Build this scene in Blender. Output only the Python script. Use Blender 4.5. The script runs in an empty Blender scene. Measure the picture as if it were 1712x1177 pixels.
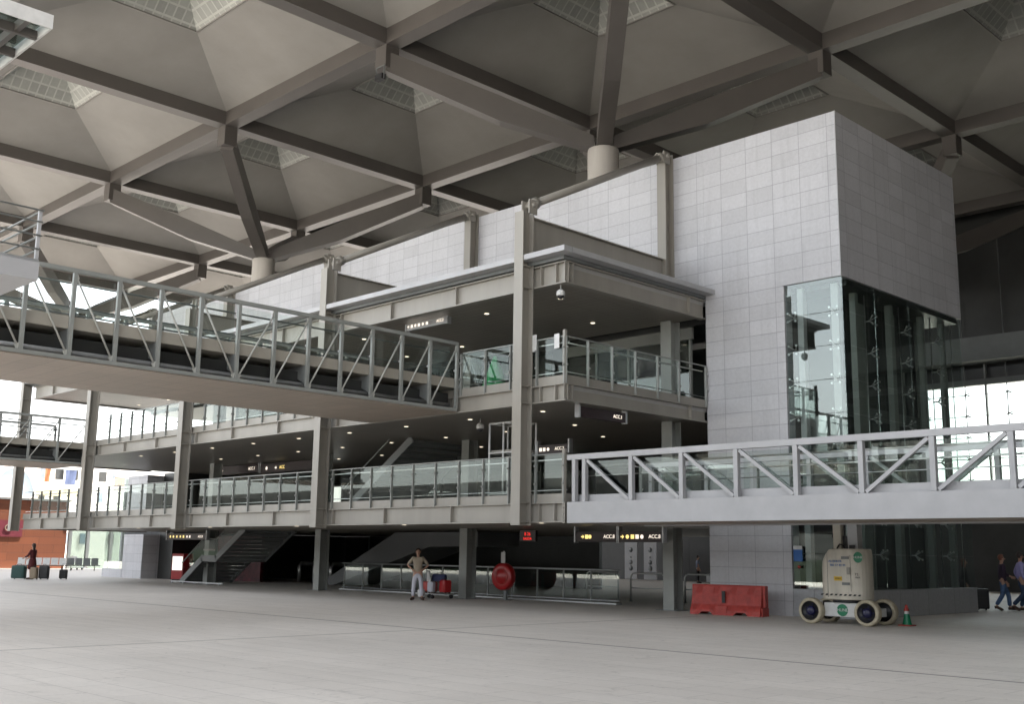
import bpy, bmesh, math, random
from mathutils import Vector, Matrix
random.seed(7)
R=math.radians; PI=math.pi
sc=bpy.context.scene
COL=sc.collection

# ------------------------------------------------------------------ camera
H=1.7
F_PX=1836.27; YAW=R(45.34074); PITCH=R(10.42671); ROLL=R(0.84814)
def cam_basis():
    f=Vector((-math.sin(YAW)*math.cos(PITCH),math.cos(YAW)*math.cos(PITCH),math.sin(PITCH)))
    r=Vector((math.cos(YAW),math.sin(YAW),0)); u=r.cross(f)
    c,s=math.cos(ROLL),math.sin(ROLL)
    return c*r+s*u, -s*r+c*u, f
cr,cu,cf=cam_basis()
cd=bpy.data.cameras.new('camera'); cam=bpy.data.objects.new('camera',cd); COL.objects.link(cam)
cd.sensor_width=36; cd.lens=F_PX/1712*36; cd.clip_end=6000; cd.clip_start=0.1
M=Matrix(((cr.x,cu.x,-cf.x,0),(cr.y,cu.y,-cf.y,0),(cr.z,cu.z,-cf.z,H),(0,0,0,1)))
cam.matrix_world=M; sc.camera=cam

# ------------------------------------------------------------------ light
SUN_EL=R(60); SUN_AZ=R(25)      # direction the light comes from, clockwise from +Y
w=bpy.data.worlds.new('World'); sc.world=w; w.use_nodes=True
nt=w.node_tree; nt.nodes.clear()
sky=nt.nodes.new('ShaderNodeTexSky'); sky.sky_type='NISHITA'; sky.sun_disc=False
sky.sun_elevation=SUN_EL; sky.sun_rotation=SUN_AZ; sky.air_density=1.2; sky.dust_density=1.5; sky.ozone_density=1.0
bg=nt.nodes.new('ShaderNodeBackground'); bg.inputs[1].default_value=0.15
wo=nt.nodes.new('ShaderNodeOutputWorld')
hs=nt.nodes.new('ShaderNodeHueSaturation'); hs.inputs['Saturation'].default_value=.22
nt.links.new(sky.outputs[0],hs.inputs['Color']); nt.links.new(hs.outputs[0],bg.inputs[0]); nt.links.new(bg.outputs[0],wo.inputs[0])
sd=bpy.data.lights.new('sun','SUN'); sd.energy=5.0; sd.angle=R(0.5); sd.color=(1,0.95,0.88)
so=bpy.data.objects.new('sun',sd); COL.objects.link(so)
ldir=-Vector((math.sin(SUN_AZ)*math.cos(SUN_EL),math.cos(SUN_AZ)*math.cos(SUN_EL),math.sin(SUN_EL)))
so.rotation_euler=ldir.to_track_quat('-Z','Y').to_euler(); so.location=(60,40,80)
sc.view_settings.view_transform='Standard'; sc.view_settings.look='None'
sc.view_settings.exposure=2.15; sc.view_settings.gamma=1
try:
    sc.cycles.max_bounces=10; sc.cycles.diffuse_bounces=5; sc.cycles.transparent_max_bounces=24; sc.cycles.glossy_bounces=4
    sc.cycles.caustics_reflective=False; sc.cycles.caustics_refractive=False
except Exception: pass

# ------------------------------------------------------------------ materials
def nodes(name):
    m=bpy.data.materials.new(name); m.use_nodes=True
    n=m.node_tree; n.nodes.clear()
    o=n.nodes.new('ShaderNodeOutputMaterial'); b=n.nodes.new('ShaderNodeBsdfPrincipled')
    n.links.new(b.outputs[0],o.inputs[0]); return m,n,b,o
def N(n,t,**k):
    x=n.nodes.new(t)
    for a,v in k.items():
        if a.startswith('i_'): x.inputs[a[2:]].default_value=v
        else: setattr(x,a,v)
    return x
def mixrgb(n,fac,a,b,mode='MIX'):
    x=n.nodes.new('ShaderNodeMix'); x.data_type='RGBA'; x.blend_type=mode
    for s,v in ((0,fac),(6,a),(7,b)):
        if hasattr(v,'is_output') or isinstance(v,bpy.types.NodeSocket): n.links.new(v,x.inputs[s])
        else: x.inputs[s].default_value=v if s==0 else (tuple(v)+(1,))[:4]
    return x.outputs[2]
def plain(name,col,rough=.5,metal=0,var=.08,scale=3.0,bump=0.0,spec=.5,streak=False):
    """painted / solid surface with a little large and small scale variation"""
    m,n,b,o=nodes(name)
    g=N(n,'ShaderNodeNewGeometry')
    vec=g.outputs['Position']
    if streak:
        mp=N(n,'ShaderNodeMapping'); mp.inputs['Scale'].default_value=(1,1,.12); n.links.new(vec,mp.inputs[0]); vec=mp.outputs[0]
    t=N(n,'ShaderNodeTexNoise',i_Scale=scale,i_Detail=5.0,i_Roughness=.6); n.links.new(vec,t.inputs['Vector'])
    r=N(n,'ShaderNodeMapRange'); r.inputs[1].default_value=.3; r.inputs[2].default_value=.7
    r.inputs[3].default_value=1-var; r.inputs[4].default_value=1+var*.6
    n.links.new(t.outputs[0],r.inputs[0])
    v=N(n,'ShaderNodeVectorMath',operation='SCALE'); v.inputs[0].default_value=col; n.links.new(r.outputs[0],v.inputs['Scale'])
    n.links.new(v.outputs[0],b.inputs['Base Color'])
    b.inputs['Roughness'].default_value=rough; b.inputs['Metallic'].default_value=metal
    b.inputs['Specular IOR Level'].default_value=spec
    if bump:
        t2=N(n,'ShaderNodeTexNoise',i_Scale=scale*8,i_Detail=4.0); n.links.new(g.outputs['Position'],t2.inputs['Vector'])
        bp=N(n,'ShaderNodeBump',i_Strength=bump,i_Distance=.02); n.links.new(t2.outputs[0],bp.inputs['Height']); n.links.new(bp.outputs[0],b.inputs['Normal'])
    return m
def emit(name,col,s):
    m,n,b,o=nodes(name); b.inputs['Base Color'].default_value=(*col,1)
    b.inputs['Emission Color'].default_value=(*col,1); b.inputs['Emission Strength'].default_value=s
    b.inputs['Roughness'].default_value=.4; return m
def glass(name,tint=(.92,.95,.935),refl=1.0,ior=1.5,rough=0.0):
    m,n,b,o=nodes(name); n.nodes.remove(b)
    t=N(n,'ShaderNodeBsdfTransparent'); t.inputs[0].default_value=(*tint,1)
    g=N(n,'ShaderNodeBsdfGlossy'); g.inputs['Roughness'].default_value=rough; g.inputs[0].default_value=(.95,1,.98,1)
    lw=N(n,'ShaderNodeLayerWeight'); lw.inputs['Blend'].default_value=.5
    pw=N(n,'ShaderNodeMath',operation='POWER'); pw.inputs[1].default_value=5; n.links.new(lw.outputs['Facing'],pw.inputs[0])
    r0=((ior-1)/(ior+1))**2
    mu=N(n,'ShaderNodeMath',operation='MULTIPLY_ADD'); mu.inputs[1].default_value=(1-r0)*refl; mu.inputs[2].default_value=r0*refl; n.links.new(pw.outputs[0],mu.inputs[0])
    mx=N(n,'ShaderNodeMixShader'); n.links.new(mu.outputs[0],mx.inputs[0]); n.links.new(t.outputs[0],mx.inputs[1]); n.links.new(g.outputs[0],mx.inputs[2])
    n.links.new(mx.outputs[0],o.inputs[0]); return m
def tiles(name,col,w,h,mortar=.012,mcol=(.2,.2,.21),var=.06,rough=.5,speck=.1,off=0.0,ox=0,oy=0):
    """stack or running bond cladding; UVs are world metres"""
    m,n,b,o=nodes(name)
    uv=N(n,'ShaderNodeUVMap'); mp=N(n,'ShaderNodeMapping'); mp.inputs['Location'].default_value=(ox,oy,0)
    n.links.new(uv.outputs[0],mp.inputs[0])
    br=N(n,'ShaderNodeTexBrick',offset=off,offset_frequency=2,squash=1,squash_frequency=2)
    br.inputs['Color1'].default_value=(*[c*(1-var) for c in col],1); br.inputs['Color2'].default_value=(*[min(1,c*(1+var)) for c in col],1)
    br.inputs['Mortar'].default_value=(*mcol,1); br.inputs['Scale'].default_value=1; br.inputs['Mortar Size'].default_value=mortar
    br.inputs['Mortar Smooth'].default_value=.1; br.inputs['Bias'].default_value=0; br.inputs['Brick Width'].default_value=w; br.inputs['Row Height'].default_value=h
    n.links.new(mp.outputs[0],br.inputs[0])
    t=N(n,'ShaderNodeTexNoise',i_Scale=9.0,i_Detail=8.0,i_Roughness=.75); n.links.new(uv.outputs[0],t.inputs['Vector'])
    r=N(n,'ShaderNodeMapRange'); r.inputs[1].default_value=.3; r.inputs[2].default_value=.7; r.inputs[3].default_value=1-speck; r.inputs[4].default_value=1+speck*.6
    n.links.new(t.outputs[0],r.inputs[0])
    t3=N(n,'ShaderNodeTexNoise',i_Scale=.35,i_Detail=4.0); n.links.new(uv.outputs[0],t3.inputs['Vector'])
    r3=N(n,'ShaderNodeMapRange'); r3.inputs[1].default_value=.3; r3.inputs[2].default_value=.7; r3.inputs[3].default_value=.93; r3.inputs[4].default_value=1.05
    n.links.new(t3.outputs[0],r3.inputs[0])
    mp4=N(n,'ShaderNodeMapping'); mp4.inputs['Scale'].default_value=(2.2,.16,1); n.links.new(uv.outputs[0],mp4.inputs[0])
    t4=N(n,'ShaderNodeTexNoise',i_Scale=1.6,i_Detail=7.0,i_Roughness=.7); n.links.new(mp4.outputs[0],t4.inputs['Vector'])
    r4=N(n,'ShaderNodeMapRange'); r4.inputs[1].default_value=.32; r4.inputs[2].default_value=.5; r4.inputs[3].default_value=.90; r4.inputs[4].default_value=1.0
    n.links.new(t4.outputs[0],r4.inputs[0])
    m4=N(n,'ShaderNodeMath',operation='MULTIPLY'); n.links.new(r3.outputs[0],m4.inputs[0]); n.links.new(r4.outputs[0],m4.inputs[1])
    mm=N(n,'ShaderNodeMath',operation='MULTIPLY'); n.links.new(r.outputs[0],mm.inputs[0]); n.links.new(m4.outputs[0],mm.inputs[1])
    v=N(n,'ShaderNodeVectorMath',operation='SCALE'); n.links.new(br.outputs[0],v.inputs[0]); n.links.new(mm.outputs[0],v.inputs['Scale'])
    n.links.new(v.outputs[0],b.inputs['Base Color']); b.inputs['Roughness'].default_value=rough
    bp=N(n,'ShaderNodeBump',i_Strength=.4,i_Distance=.01); bp.invert=True; n.links.new(br.outputs['Fac'],bp.inputs['Height']); n.links.new(bp.outputs[0],b.inputs['Normal'])
    return m
MT={}
MT['steel']=plain('painted_steel',(.29,.272,.24),.42,var=.12,scale=1.3,streak=True)
MT['steel_pale']=plain('pale_painted_steel',(.395,.395,.405),.4,var=.10,scale=1.5)
MT['steel_dark']=plain('dark_grey_steel',(.16,.17,.17),.45,var=.12,scale=1.5)
MT['steel_green']=plain('grey_green_steel',(.27,.28,.265),.42,var=.08,scale=2)
MT['gal']=plain('galvanised_steel',(.45,.46,.47),.35,metal=.6,var=.1,scale=6)
MT['stainless']=plain('stainless_steel',(.6,.6,.6),.3,metal=.9,var=.08,scale=6)
MT['stone']=tiles('pale_granite_cladding',(.53,.53,.555),.98,.482,mortar=.009,mcol=(.33,.33,.36),ox=.45,oy=.05)
MT['stone_low']=tiles('grey_granite_plinth',(.42,.43,.45),1.9,.95,mortar=.01,mcol=(.2,.2,.2),speck=.2)
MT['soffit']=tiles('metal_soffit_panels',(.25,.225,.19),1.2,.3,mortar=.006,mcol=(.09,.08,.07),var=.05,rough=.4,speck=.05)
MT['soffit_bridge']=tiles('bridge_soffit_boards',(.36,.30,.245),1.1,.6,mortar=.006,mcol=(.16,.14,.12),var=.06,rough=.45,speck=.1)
MT['bridge_edge']=plain('bridge_deck_edge_paint',(.34,.315,.27),.5,var=.1,scale=1.5)
MT['rod']=plain('pale_rod_paint',(.42,.42,.39),.4)
MT['floor']=plain('deck_floor',(.35,.34,.33),.4)
MT['coffer']=plain('coffer_panel_paint',(.255,.243,.226),.7,var=.10,scale=.5)
MT['beam']=plain('roof_beam_paint',(.095,.086,.079),.45,var=.10,scale=.7)
MT['sky_grid']=tiles('coffer_grid_tiles',(.34,.345,.32),.42,.42,mortar=.035,mcol=(.46,.46,.43),var=.12,rough=.6,speck=.08)
MT['concrete']=plain('cast_concrete',(.45,.42,.385),.7,var=.22,scale=1.2,bump=.25,streak=True)
MT['glass']=glass('clear_green_glass')
MT['glass_rail']=glass('railing_glass',(.925,.955,.94),.9,1.5)
MT['glass_block']=glass('facade_glass',(.86,.90,.885),1.0,1.8)
MT['glass_dark']=glass('dark_tinted_glass',(.45,.50,.48),1.3,1.55)
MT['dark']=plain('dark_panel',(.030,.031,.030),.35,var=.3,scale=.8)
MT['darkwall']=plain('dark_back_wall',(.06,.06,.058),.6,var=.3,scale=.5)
MT['midwall']=plain('mid_grey_wall',(.34,.34,.34),.6,var=.2,scale=.5)
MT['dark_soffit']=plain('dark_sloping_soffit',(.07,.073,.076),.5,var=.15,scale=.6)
MT['black']=plain('black_plastic',(.015,.015,.017),.45)
MT['white']=plain('white_paint',(.60,.60,.59),.4,var=.12,scale=5)
MT['cream']=plain('cream_paint',(.56,.52,.44),.4,var=.22,scale=4,streak=True)
MT['tyre']=plain('cream_tyre',(.42,.37,.27),.7,var=.25,scale=8)
MT['blue_hub']=plain('dark_blue_hub',(.012,.012,.05),.4)
MT['green']=plain('green_enamel',(.0,.16,.07),.4)
MT['yellow']=plain('yellow_decal',(.6,.38,.02),.5)
MT['red']=plain('red_plastic',(.40,.045,.035),.5,var=.25,scale=5,bump=.15)
MT['redgloss']=plain('red_enamel',(.35,.01,.012),.3)
MT['orange']=tiles('orange_brick_wall',(.15,.045,.018),2.4,.62,mortar=.02,mcol=(.09,.027,.012),var=.12,off=.5)
MT['maroon']=plain('maroon_band',(.12,.015,.025),.5)
MT['pink']=plain('pale_pink_render',(.62,.52,.48),.8,var=.05,scale=.3)
MT['whitewash']=plain('white_render',(.8,.78,.74),.8,var=.05,scale=.3)
MT['tan']=plain('tan_render',(.5,.42,.27),.8)
MT['bluegrey']=plain('blue_grey_glazing',(.22,.27,.32),.2)
MT['flag_b']=plain('blue_cloth',(.06,.08,.15),.8); MT['flag_o']=plain('orange_cloth',(.25,.10,.04),.8)
MT['skin']=plain('skin',(.42,.24,.17),.5); MT['hair']=plain('dark_hair',(.03,.02,.015),.6); MT['hair_red']=plain('auburn_hair',(.16,.05,.025),.6)
MT['denim']=plain('blue_denim',(.07,.13,.25),.8,var=.3,scale=20); MT['denim_d']=plain('dark_denim',(.025,.05,.10),.8,var=.2,scale=20)
MT['lilac']=plain('lilac_cotton',(.33,.30,.55),.8); MT['plum']=plain('dark_plum_knit',(.035,.02,.04),.85)
MT['khaki']=plain('pale_grey_trousers',(.50,.50,.56),.85); MT['beige']=plain('beige_shirt',(.36,.30,.23),.85)
MT['maroon_cloth']=plain('maroon_wool',(.07,.012,.014),.9); MT['blackcloth']=plain('black_cloth',(.012,.012,.014),.9)
MT['greyshirt']=plain('grey_blue_shirt',(.16,.19,.26),.85); MT['shoe']=plain('brown_leather',(.05,.025,.015),.5)
MT['greencloth']=plain('green_netting',(.01,.22,.06),.8,var=.3,scale=6)
MT['darkgreen']=plain('dark_green_nylon',(.01,.05,.045),.5)
MT['navy']=plain('navy_nylon',(.02,.03,.10),.6); MT['olive']=plain('tan_nylon',(.25,.2,.14),.7)
MT['bluetarp']=plain('blue_tarpaulin',(.03,.13,.40),.5)
MT['lamp']=emit('lit_downlight',(1,.86,.65),.6)
MT['sign_y']=emit('lit_yellow_text',(1,.75,.25),.28); MT['sign_w']=emit('lit_white_text',(1,.88,.75),.24); MT['sign_r']=emit('lit_red_text',(1,.04,.03),.2)
MT['sign_panel']=emit('lit_white_panel',(.9,.92,.85),.25)
MT['sign_face']=plain('dark_maroon_sign_face',(.02,.006,.008),.35)

def ground_mat():
    m,n,b,o=nodes('station_forecourt_paving')
    g=N(n,'ShaderNodeNewGeometry'); pos=g.outputs['Position']
    br=N(n,'ShaderNodeTexBrick',offset=.5)
    br.inputs['Color1'].default_value=(.60,.56,.51,1); br.inputs['Color2'].default_value=(.625,.585,.535,1); br.inputs['Mortar'].default_value=(.38,.35,.32,1)
    br.inputs['Scale'].default_value=1; br.inputs['Mortar Size'].default_value=.006; br.inputs['Mortar Smooth'].default_value=.3
    br.inputs['Brick Width'].default_value=1.2; br.inputs['Row Height'].default_value=.6
    n.links.new(pos,br.inputs[0])
    t=N(n,'ShaderNodeTexNoise',i_Scale=.22,i_Detail=9.0,i_Roughness=.62,i_Distortion=.6); n.links.new(pos,t.inputs['Vector'])
    mp=N(n,'ShaderNodeMapping'); mp.inputs['Scale'].default_value=(.25,2.2,1); mp.inputs['Rotation'].default_value=(0,0,R(-18)); n.links.new(pos,mp.inputs[0])
    t2=N(n,'ShaderNodeTexNoise',i_Scale=.9,i_Detail=6.0,i_Roughness=.7); n.links.new(mp.outputs[0],t2.inputs['Vector'])
    t3=N(n,'ShaderNodeTexNoise',i_Scale=14.0,i_Detail=6.0,i_Roughness=.8); n.links.new(pos,t3.inputs['Vector'])
    def rng(s,a,b_,lo=.3,hi=.7):
        r=N(n,'ShaderNodeMapRange'); r.inputs[1].default_value=lo; r.inputs[2].default_value=hi; r.inputs[3].default_value=a; r.inputs[4].default_value=b_; n.links.new(s,r.inputs[0]); return r.outputs[0]
    def mul(a,b_):
        x=N(n,'ShaderNodeMath',operation='MULTIPLY'); n.links.new(a,x.inputs[0]); n.links.new(b_,x.inputs[1]); return x.outputs[0]
    k=mul(mul(rng(t.outputs[0],.90,1.05),rng(t2.outputs[0],.94,1.05)),rng(t3.outputs[0],.93,1.05))
    sp=N(n,'ShaderNodeSeparateXYZ'); n.links.new(pos,sp.inputs[0])
    def line(sock,c,wd,dark):
        a=N(n,'ShaderNodeMath',operation='SUBTRACT'); n.links.new(sock,a.inputs[0]); a.inputs[1].default_value=c
        ab=N(n,'ShaderNodeMath',operation='ABSOLUTE'); n.links.new(a.outputs[0],ab.inputs[0])
        r=N(n,'ShaderNodeMapRange'); r.inputs[1].default_value=wd*.75; r.inputs[2].default_value=wd; r.inputs[3].default_value=dark; r.inputs[4].default_value=1; n.links.new(ab.outputs[0],r.inputs[0]); return r.outputs[0]
    t5=N(n,'ShaderNodeTexNoise',i_Scale=2.2,i_Detail=9.0,i_Roughness=.8,i_Distortion=1.2); n.links.new(pos,t5.inputs['Vector'])
    k=mul(k,rng(t5.outputs[0],.80,1.0,.34,.44))
    vo=N(n,'ShaderNodeTexVoronoi',i_Scale=1.3); n.links.new(pos,vo.inputs['Vector'])
    k=mul(k,rng(vo.outputs['Distance'],.55,1.0,.022,.035))
    k=mul(k,line(sp.outputs['Y'],16.6,.06,.30)); k=mul(k,line(sp.outputs['X'],-19.3,.055,.50))
    v=N(n,'ShaderNodeVectorMath',operation='SCALE'); n.links.new(br.outputs[0],v.inputs[0]); n.links.new(k,v.inputs['Scale'])
    n.links.new(v.outputs[0],b.inputs['Base Color'])
    rr=rng(t.outputs[0],.55,.72); n.links.new(rr,b.inputs['Roughness']); b.inputs['Specular IOR Level'].default_value=.4
    bp=N(n,'ShaderNodeBump',i_Strength=.12,i_Distance=.01); n.links.new(t3.outputs[0],bp.inputs['Height']); n.links.new(bp.outputs[0],b.inputs['Normal'])
    return m
MT['ground']=ground_mat()
MT['bounce_plaza']=plain('pale_bounce_concrete',(.66,.63,.58),.8,var=.1,scale=.2)

# ------------------------------------------------------------------ mesh helpers
class MB:
    def __init__(s): s.v=[]; s.f=[]; s.sm=[]
    def add(s,vs,fs,smooth=False):
        o=len(s.v); s.v+= [tuple(p) for p in vs]; s.f+=[tuple(i+o for i in f) for f in fs]; s.sm+=[smooth]*len(fs); return s
    def box(s,a,b):
        x0,y0,z0=[min(a[i],b[i]) for i in range(3)]; x1,y1,z1=[max(a[i],b[i]) for i in range(3)]
        return s.add([(x0,y0,z0),(x1,y0,z0),(x1,y1,z0),(x0,y1,z0),(x0,y0,z1),(x1,y0,z1),(x1,y1,z1),(x0,y1,z1)],
            [(0,3,2,1),(4,5,6,7),(0,1,5,4),(1,2,6,5),(2,3,7,6),(3,0,4,7)])
    def bar(s,p,q,w,h,up=(0,0,1),w2=None,h2=None):
        """rectangular bar from p to q: w across, h along up"""
        p=Vector(p); q=Vector(q); d=(q-p).normalized(); up=Vector(up)
        x=d.cross(up)
        if x.length<1e-4: x=d.cross(Vector((0,1,0)))
        x.normalize(); u=x.cross(d); w2=w2 or w; h2=h2 or h
        vs=[]
        for c,ww,hh in ((p,w,h),(q,w2,h2)):
            for a,b in ((-1,-1),(1,-1),(1,1),(-1,1)): vs.append(c+x*a*ww/2+u*b*hh/2)
        return s.add(vs,[(0,1,2,3),(7,6,5,4),(0,4,5,1),(1,5,6,2),(2,6,7,3),(3,7,4,0)])
    def tube(s,pts,r,n=8,cap=True,smooth=True):
        pts=[Vector(p) for p in pts]; rs=r if isinstance(r,(list,tuple)) else [r]*len(pts)
        rings=[]; x=None
        for i,p in enumerate(pts):
            d=((pts[min(i+1,len(pts)-1)]-pts[max(i-1,0)])).normalized()
            if x is None:
                x=d.cross(Vector((0,0,1)));
                if x.length<1e-3: x=d.cross(Vector((0,1,0)))
            x=(x-d*x.dot(d)).normalized(); y=d.cross(x)
            rings.append([p+x*math.cos(2*PI*k/n)*rs[i]+y*math.sin(2*PI*k/n)*rs[i] for k in range(n)])
        vs=[v for rg in rings for v in rg]; fs=[]
        for i in range(len(pts)-1):
            for k in range(n): fs.append((i*n+k,i*n+(k+1)%n,(i+1)*n+(k+1)%n,(i+1)*n+k))
        s.add(vs,fs,smooth)
        if cap: s.add(rings[0],[tuple(range(n-1,-1,-1))]); s.add(rings[-1],[tuple(range(n))])
        return s
    def lathe(s,prof,c=(0,0,0),axis='z',n=24,smooth=True):
        c=Vector(c); vs=[]
        for r,h in prof:
            for k in range(n):
                a=2*PI*k/n; u,v=r*math.cos(a),r*math.sin(a)
                vs.append(c+Vector({'z':(u,v,h),'y':(u,h,v),'x':(h,u,v)}[axis]))
        fs=[(i*n+k,i*n+(k+1)%n,(i+1)*n+(k+1)%n,(i+1)*n+k) for i in range(len(prof)-1) for k in range(n)]
        return s.add(vs,fs,smooth)
    def prism(s,pts,a,b,axis='y'):
        """polygon pts (2d) extruded a..b along axis; 2d = the other two axes"""
        def P(u,v,t): return {'y':(u,t,v),'x':(t,u,v),'z':(u,v,t)}[axis]
        n=len(pts); vs=[P(u,v,a) for u,v in pts]+[P(u,v,b) for u,v in pts]
        fs=[tuple(range(n-1,-1,-1)),tuple(range(n,2*n))]+[(i,(i+1)%n,(i+1)%n+n,i+n) for i in range(n)]
        return s.add(vs,fs)
    def sphere(s,c,r,n=10,m=7):
        c=Vector(c); rr=r if isinstance(r,(tuple,list)) else (r,r,r); vs=[]
        for i in range(m+1):
            t=PI*i/m
            for k in range(n):
                a=2*PI*k/n; vs.append(c+Vector((rr[0]*math.sin(t)*math.cos(a),rr[1]*math.sin(t)*math.sin(a),rr[2]*math.cos(t))))
        return s.add(vs,[(i*n+k,(i+1)*n+k,(i+1)*n+(k+1)%n,i*n+(k+1)%n) for i in range(m) for k in range(n)],True)
    def mesh(s,name,recalc=True):
        me=bpy.data.meshes.new(name); me.from_pydata(s.v,[],s.f); me.validate()
        if len(me.polygons)==len(s.sm): me.polygons.foreach_set('use_smooth',s.sm)
        if recalc:
            bm=bmesh.new(); bm.from_mesh(me); bmesh.ops.remove_doubles(bm,verts=bm.verts,dist=1e-5); bmesh.ops.recalc_face_normals(bm,faces=bm.faces); bm.to_mesh(me); bm.free()
        uv=me.uv_layers.new(name='UVMap')
        for p in me.polygons:
            nn=p.normal; ax=max(range(3),key=lambda i:abs(nn[i]))
            for li in p.loop_indices:
                c=me.vertices[me.loops[li].vertex_index].co
                uv.data[li].uv=(c.y,c.z) if ax==0 else (c.x,c.z) if ax==1 else (c.x,c.y)
        return me
def link(name,me,mat,parent=None,loc=None):
    o=bpy.data.objects.new(name,me); COL.objects.link(o)
    if mat and not me.materials: me.materials.append(MT[mat] if isinstance(mat,str) else mat)
    if parent: o.parent=parent
    if loc: o.location=loc
    return o
def obj(name,mb,mat,parent=None,loc=None,bevel=0):
    o=link(name,mb.mesh(name),mat,parent,loc)
    if bevel:
        md=o.modifiers.new('b','BEVEL'); md.width=bevel; md.segments=2; md.limit_method='ANGLE'
    return o
def tag(o,label=None,cat=None,group=None,kind=None):
    if label: o['label']=label
    if cat: o['category']=cat
    if group: o['group']=group
    if kind: o['kind']=kind
    return o
def thing(name,label,cat,loc=(0,0,0),rz=0,group=None):
    o=bpy.data.objects.new(name,None); COL.objects.link(o); o.empty_display_size=.2
    o.location=loc; o.rotation_euler=(0,0,rz); return tag(o,label,cat,group)
def kids(o): return [c for c in COL.objects if c.parent==o]
def dup_tree(o,parent=None):
    c=o.copy(); COL.objects.link(c); c.parent=parent
    for ch in list(o.children): dup_tree(ch,c)
    return c
def text_mb(txt,size,mat_depth=.004):
    cu=bpy.data.curves.new('t','FONT'); cu.body=txt; cu.size=size; cu.align_x='CENTER'; cu.align_y='CENTER'; cu.extrude=mat_depth
    o=bpy.data.objects.new('t',cu); COL.objects.link(o); dg=bpy.context.evaluated_depsgraph_get()
    me=bpy.data.meshes.new_from_object(o.evaluated_get(dg)); bpy.data.objects.remove(o)
    return me
def text(name,txt,size,mat,parent,mtx):
    me=text_mb(txt,size); me.transform(mtx); return link(name,me,mat,parent)
# orientation matrices for lettering: facing -Y, or facing +X, at a point
def face_negy(p): return Matrix.Translation(p)@Matrix.Rotation(PI/2,4,'X')
def face_posx(p): return Matrix.Translation(p)@Matrix.Rotation(PI/2,4,'Z')@Matrix.Rotation(PI/2,4,'X')

# ------------------------------------------------------------------ ground
g=MB(); g.add([(-2500,-2500,0),(2500,-2500,0),(2500,2500,0),(-2500,2500,0)],[(0,1,2,3)])
tag(obj('ground',g,'ground'),kind='structure')

g=MB(); g.add([(-139,-74,.004),(17,-74,.004),(17,-3,.004),(-139,-3,.004)],[(0,1,2,3)])
tag(obj('bounce_plaza',g,'bounce_plaza'),kind='structure')  # pale unseen sheet, added to bounce sunlight onto the fronts and coffers
# ------------------------------------------------------------------ coffered roof
S=12.3; U0=-20.8; V0=25.4; ZN=21.7
def node(u,v): return (U0-u*S, V0+v*S)
roof=thing('coffered_roof','vast coffered canopy roof of beige inverted pyramids over the forecourt','roof')
UMIN,UMAX,VMIN,VMAX=-3,5,-1,4
cof=MB(); hb=S/2-.34; za=22.36; zb=23.8; ra=2.05
for a,b in ((-1,-1),): pass
q=[(-1,-1),(1,-1),(1,1),(-1,1)]
vs=[(x*hb,y*hb,za) for x,y in q]+[(x*ra,y*ra,zb) for x,y in q]
cof.add(vs,[(i,(i+1)%4,(i+1)%4+4,i+4) for i in range(4)])
cof_me=cof.mesh('coffer',False); cof_me.materials.append(MT['coffer'])
# thin pale frame and the gridded upper pyramid
fr=MB(); gr=MB()
for i in range(4):
    x0,y0=q[i]; x1,y1=q[(i+1)%4]
    fr.bar((x0*ra,y0*ra,zb-.02),(x1*ra,y1*ra,zb-.02),.07,.06)
    z1=25.0; r1=.85
    # own UVs come from box projection; slopes are steep enough for a clean grid
    gr.add([(x0*ra,y0*ra,zb),(x1*ra,y1*ra,zb),(x1*r1,y1*r1,z1),(x0*r1,y0*r1,z1)],[(0,1,2,3)])
gr.add([(x*.85,y*.85,25.0) for x,y in q],[(0,1,2,3)])
gr_me=gr.mesh('skylight'); gr_me.materials.append(MT['sky_grid']); fr_me=fr.mesh('frame'); fr_me.materials.append(MT['coffer'])
SHADE_EXT=[(u,v) for u in range(UMIN,-1) for v in (-3,-2)]      # unseen cells added on the right to shade roof and ground
for u,v in [(u,v) for u in range(UMIN,UMAX) for v in range(VMIN,VMAX)]+SHADE_EXT:
        x,y=node(u+.5,v+.5)
        c=link('coffer',cof_me,None,roof,(x,y,0))
        s=link('skylight',gr_me,None,c); link('skylight_frame',fr_me,None,s)
bw=.68
for v in range(VMIN,VMAX+1):
    m=MB(); y=V0+v*S
    m.box((U0-UMAX*S-bw/2,y-bw/2,ZN),(U0-UMIN*S+bw/2,y+bw/2,22.4)); obj('grid_beam',m,'beam',roof)
for u in range(UMIN,UMAX+1):
    m=MB(); x=U0-u*S
    for v in range(VMIN,VMAX):
        m.box((x-bw/2,V0+v*S+bw/2,ZN),(x+bw/2,V0+(v+1)*S-bw/2,22.4))
    obj('grid_beam',m,'beam',roof)
m=MB(); m.box((U0-UMAX*S-.6,V0+VMIN*S-.6,25.3),(U0-UMIN*S+.6,V0+VMAX*S+.6,25.7)); obj('roof_deck',m,'concrete',roof)
for a,b in (((U0-UMAX*S-.6,V0+VMIN*S-.6),(U0-UMAX*S-.49,V0+VMAX*S+.6)),((U0-UMIN*S+.49,V0+VMIN*S-.6),(U0-UMIN*S+.6,V0+VMAX*S+.6)),((U0-UMAX*S-.48,V0+VMIN*S-.6),(U0-UMIN*S+.48,V0+VMIN*S-.49)),((U0-UMAX*S-.48,V0+VMAX*S+.49),(U0-UMIN*S+.48,V0+VMAX*S+.6))):
    m=MB(); m.box((*a,22.0),(*b,25.3)); obj('fascia',m,'beam',roof)

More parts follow.
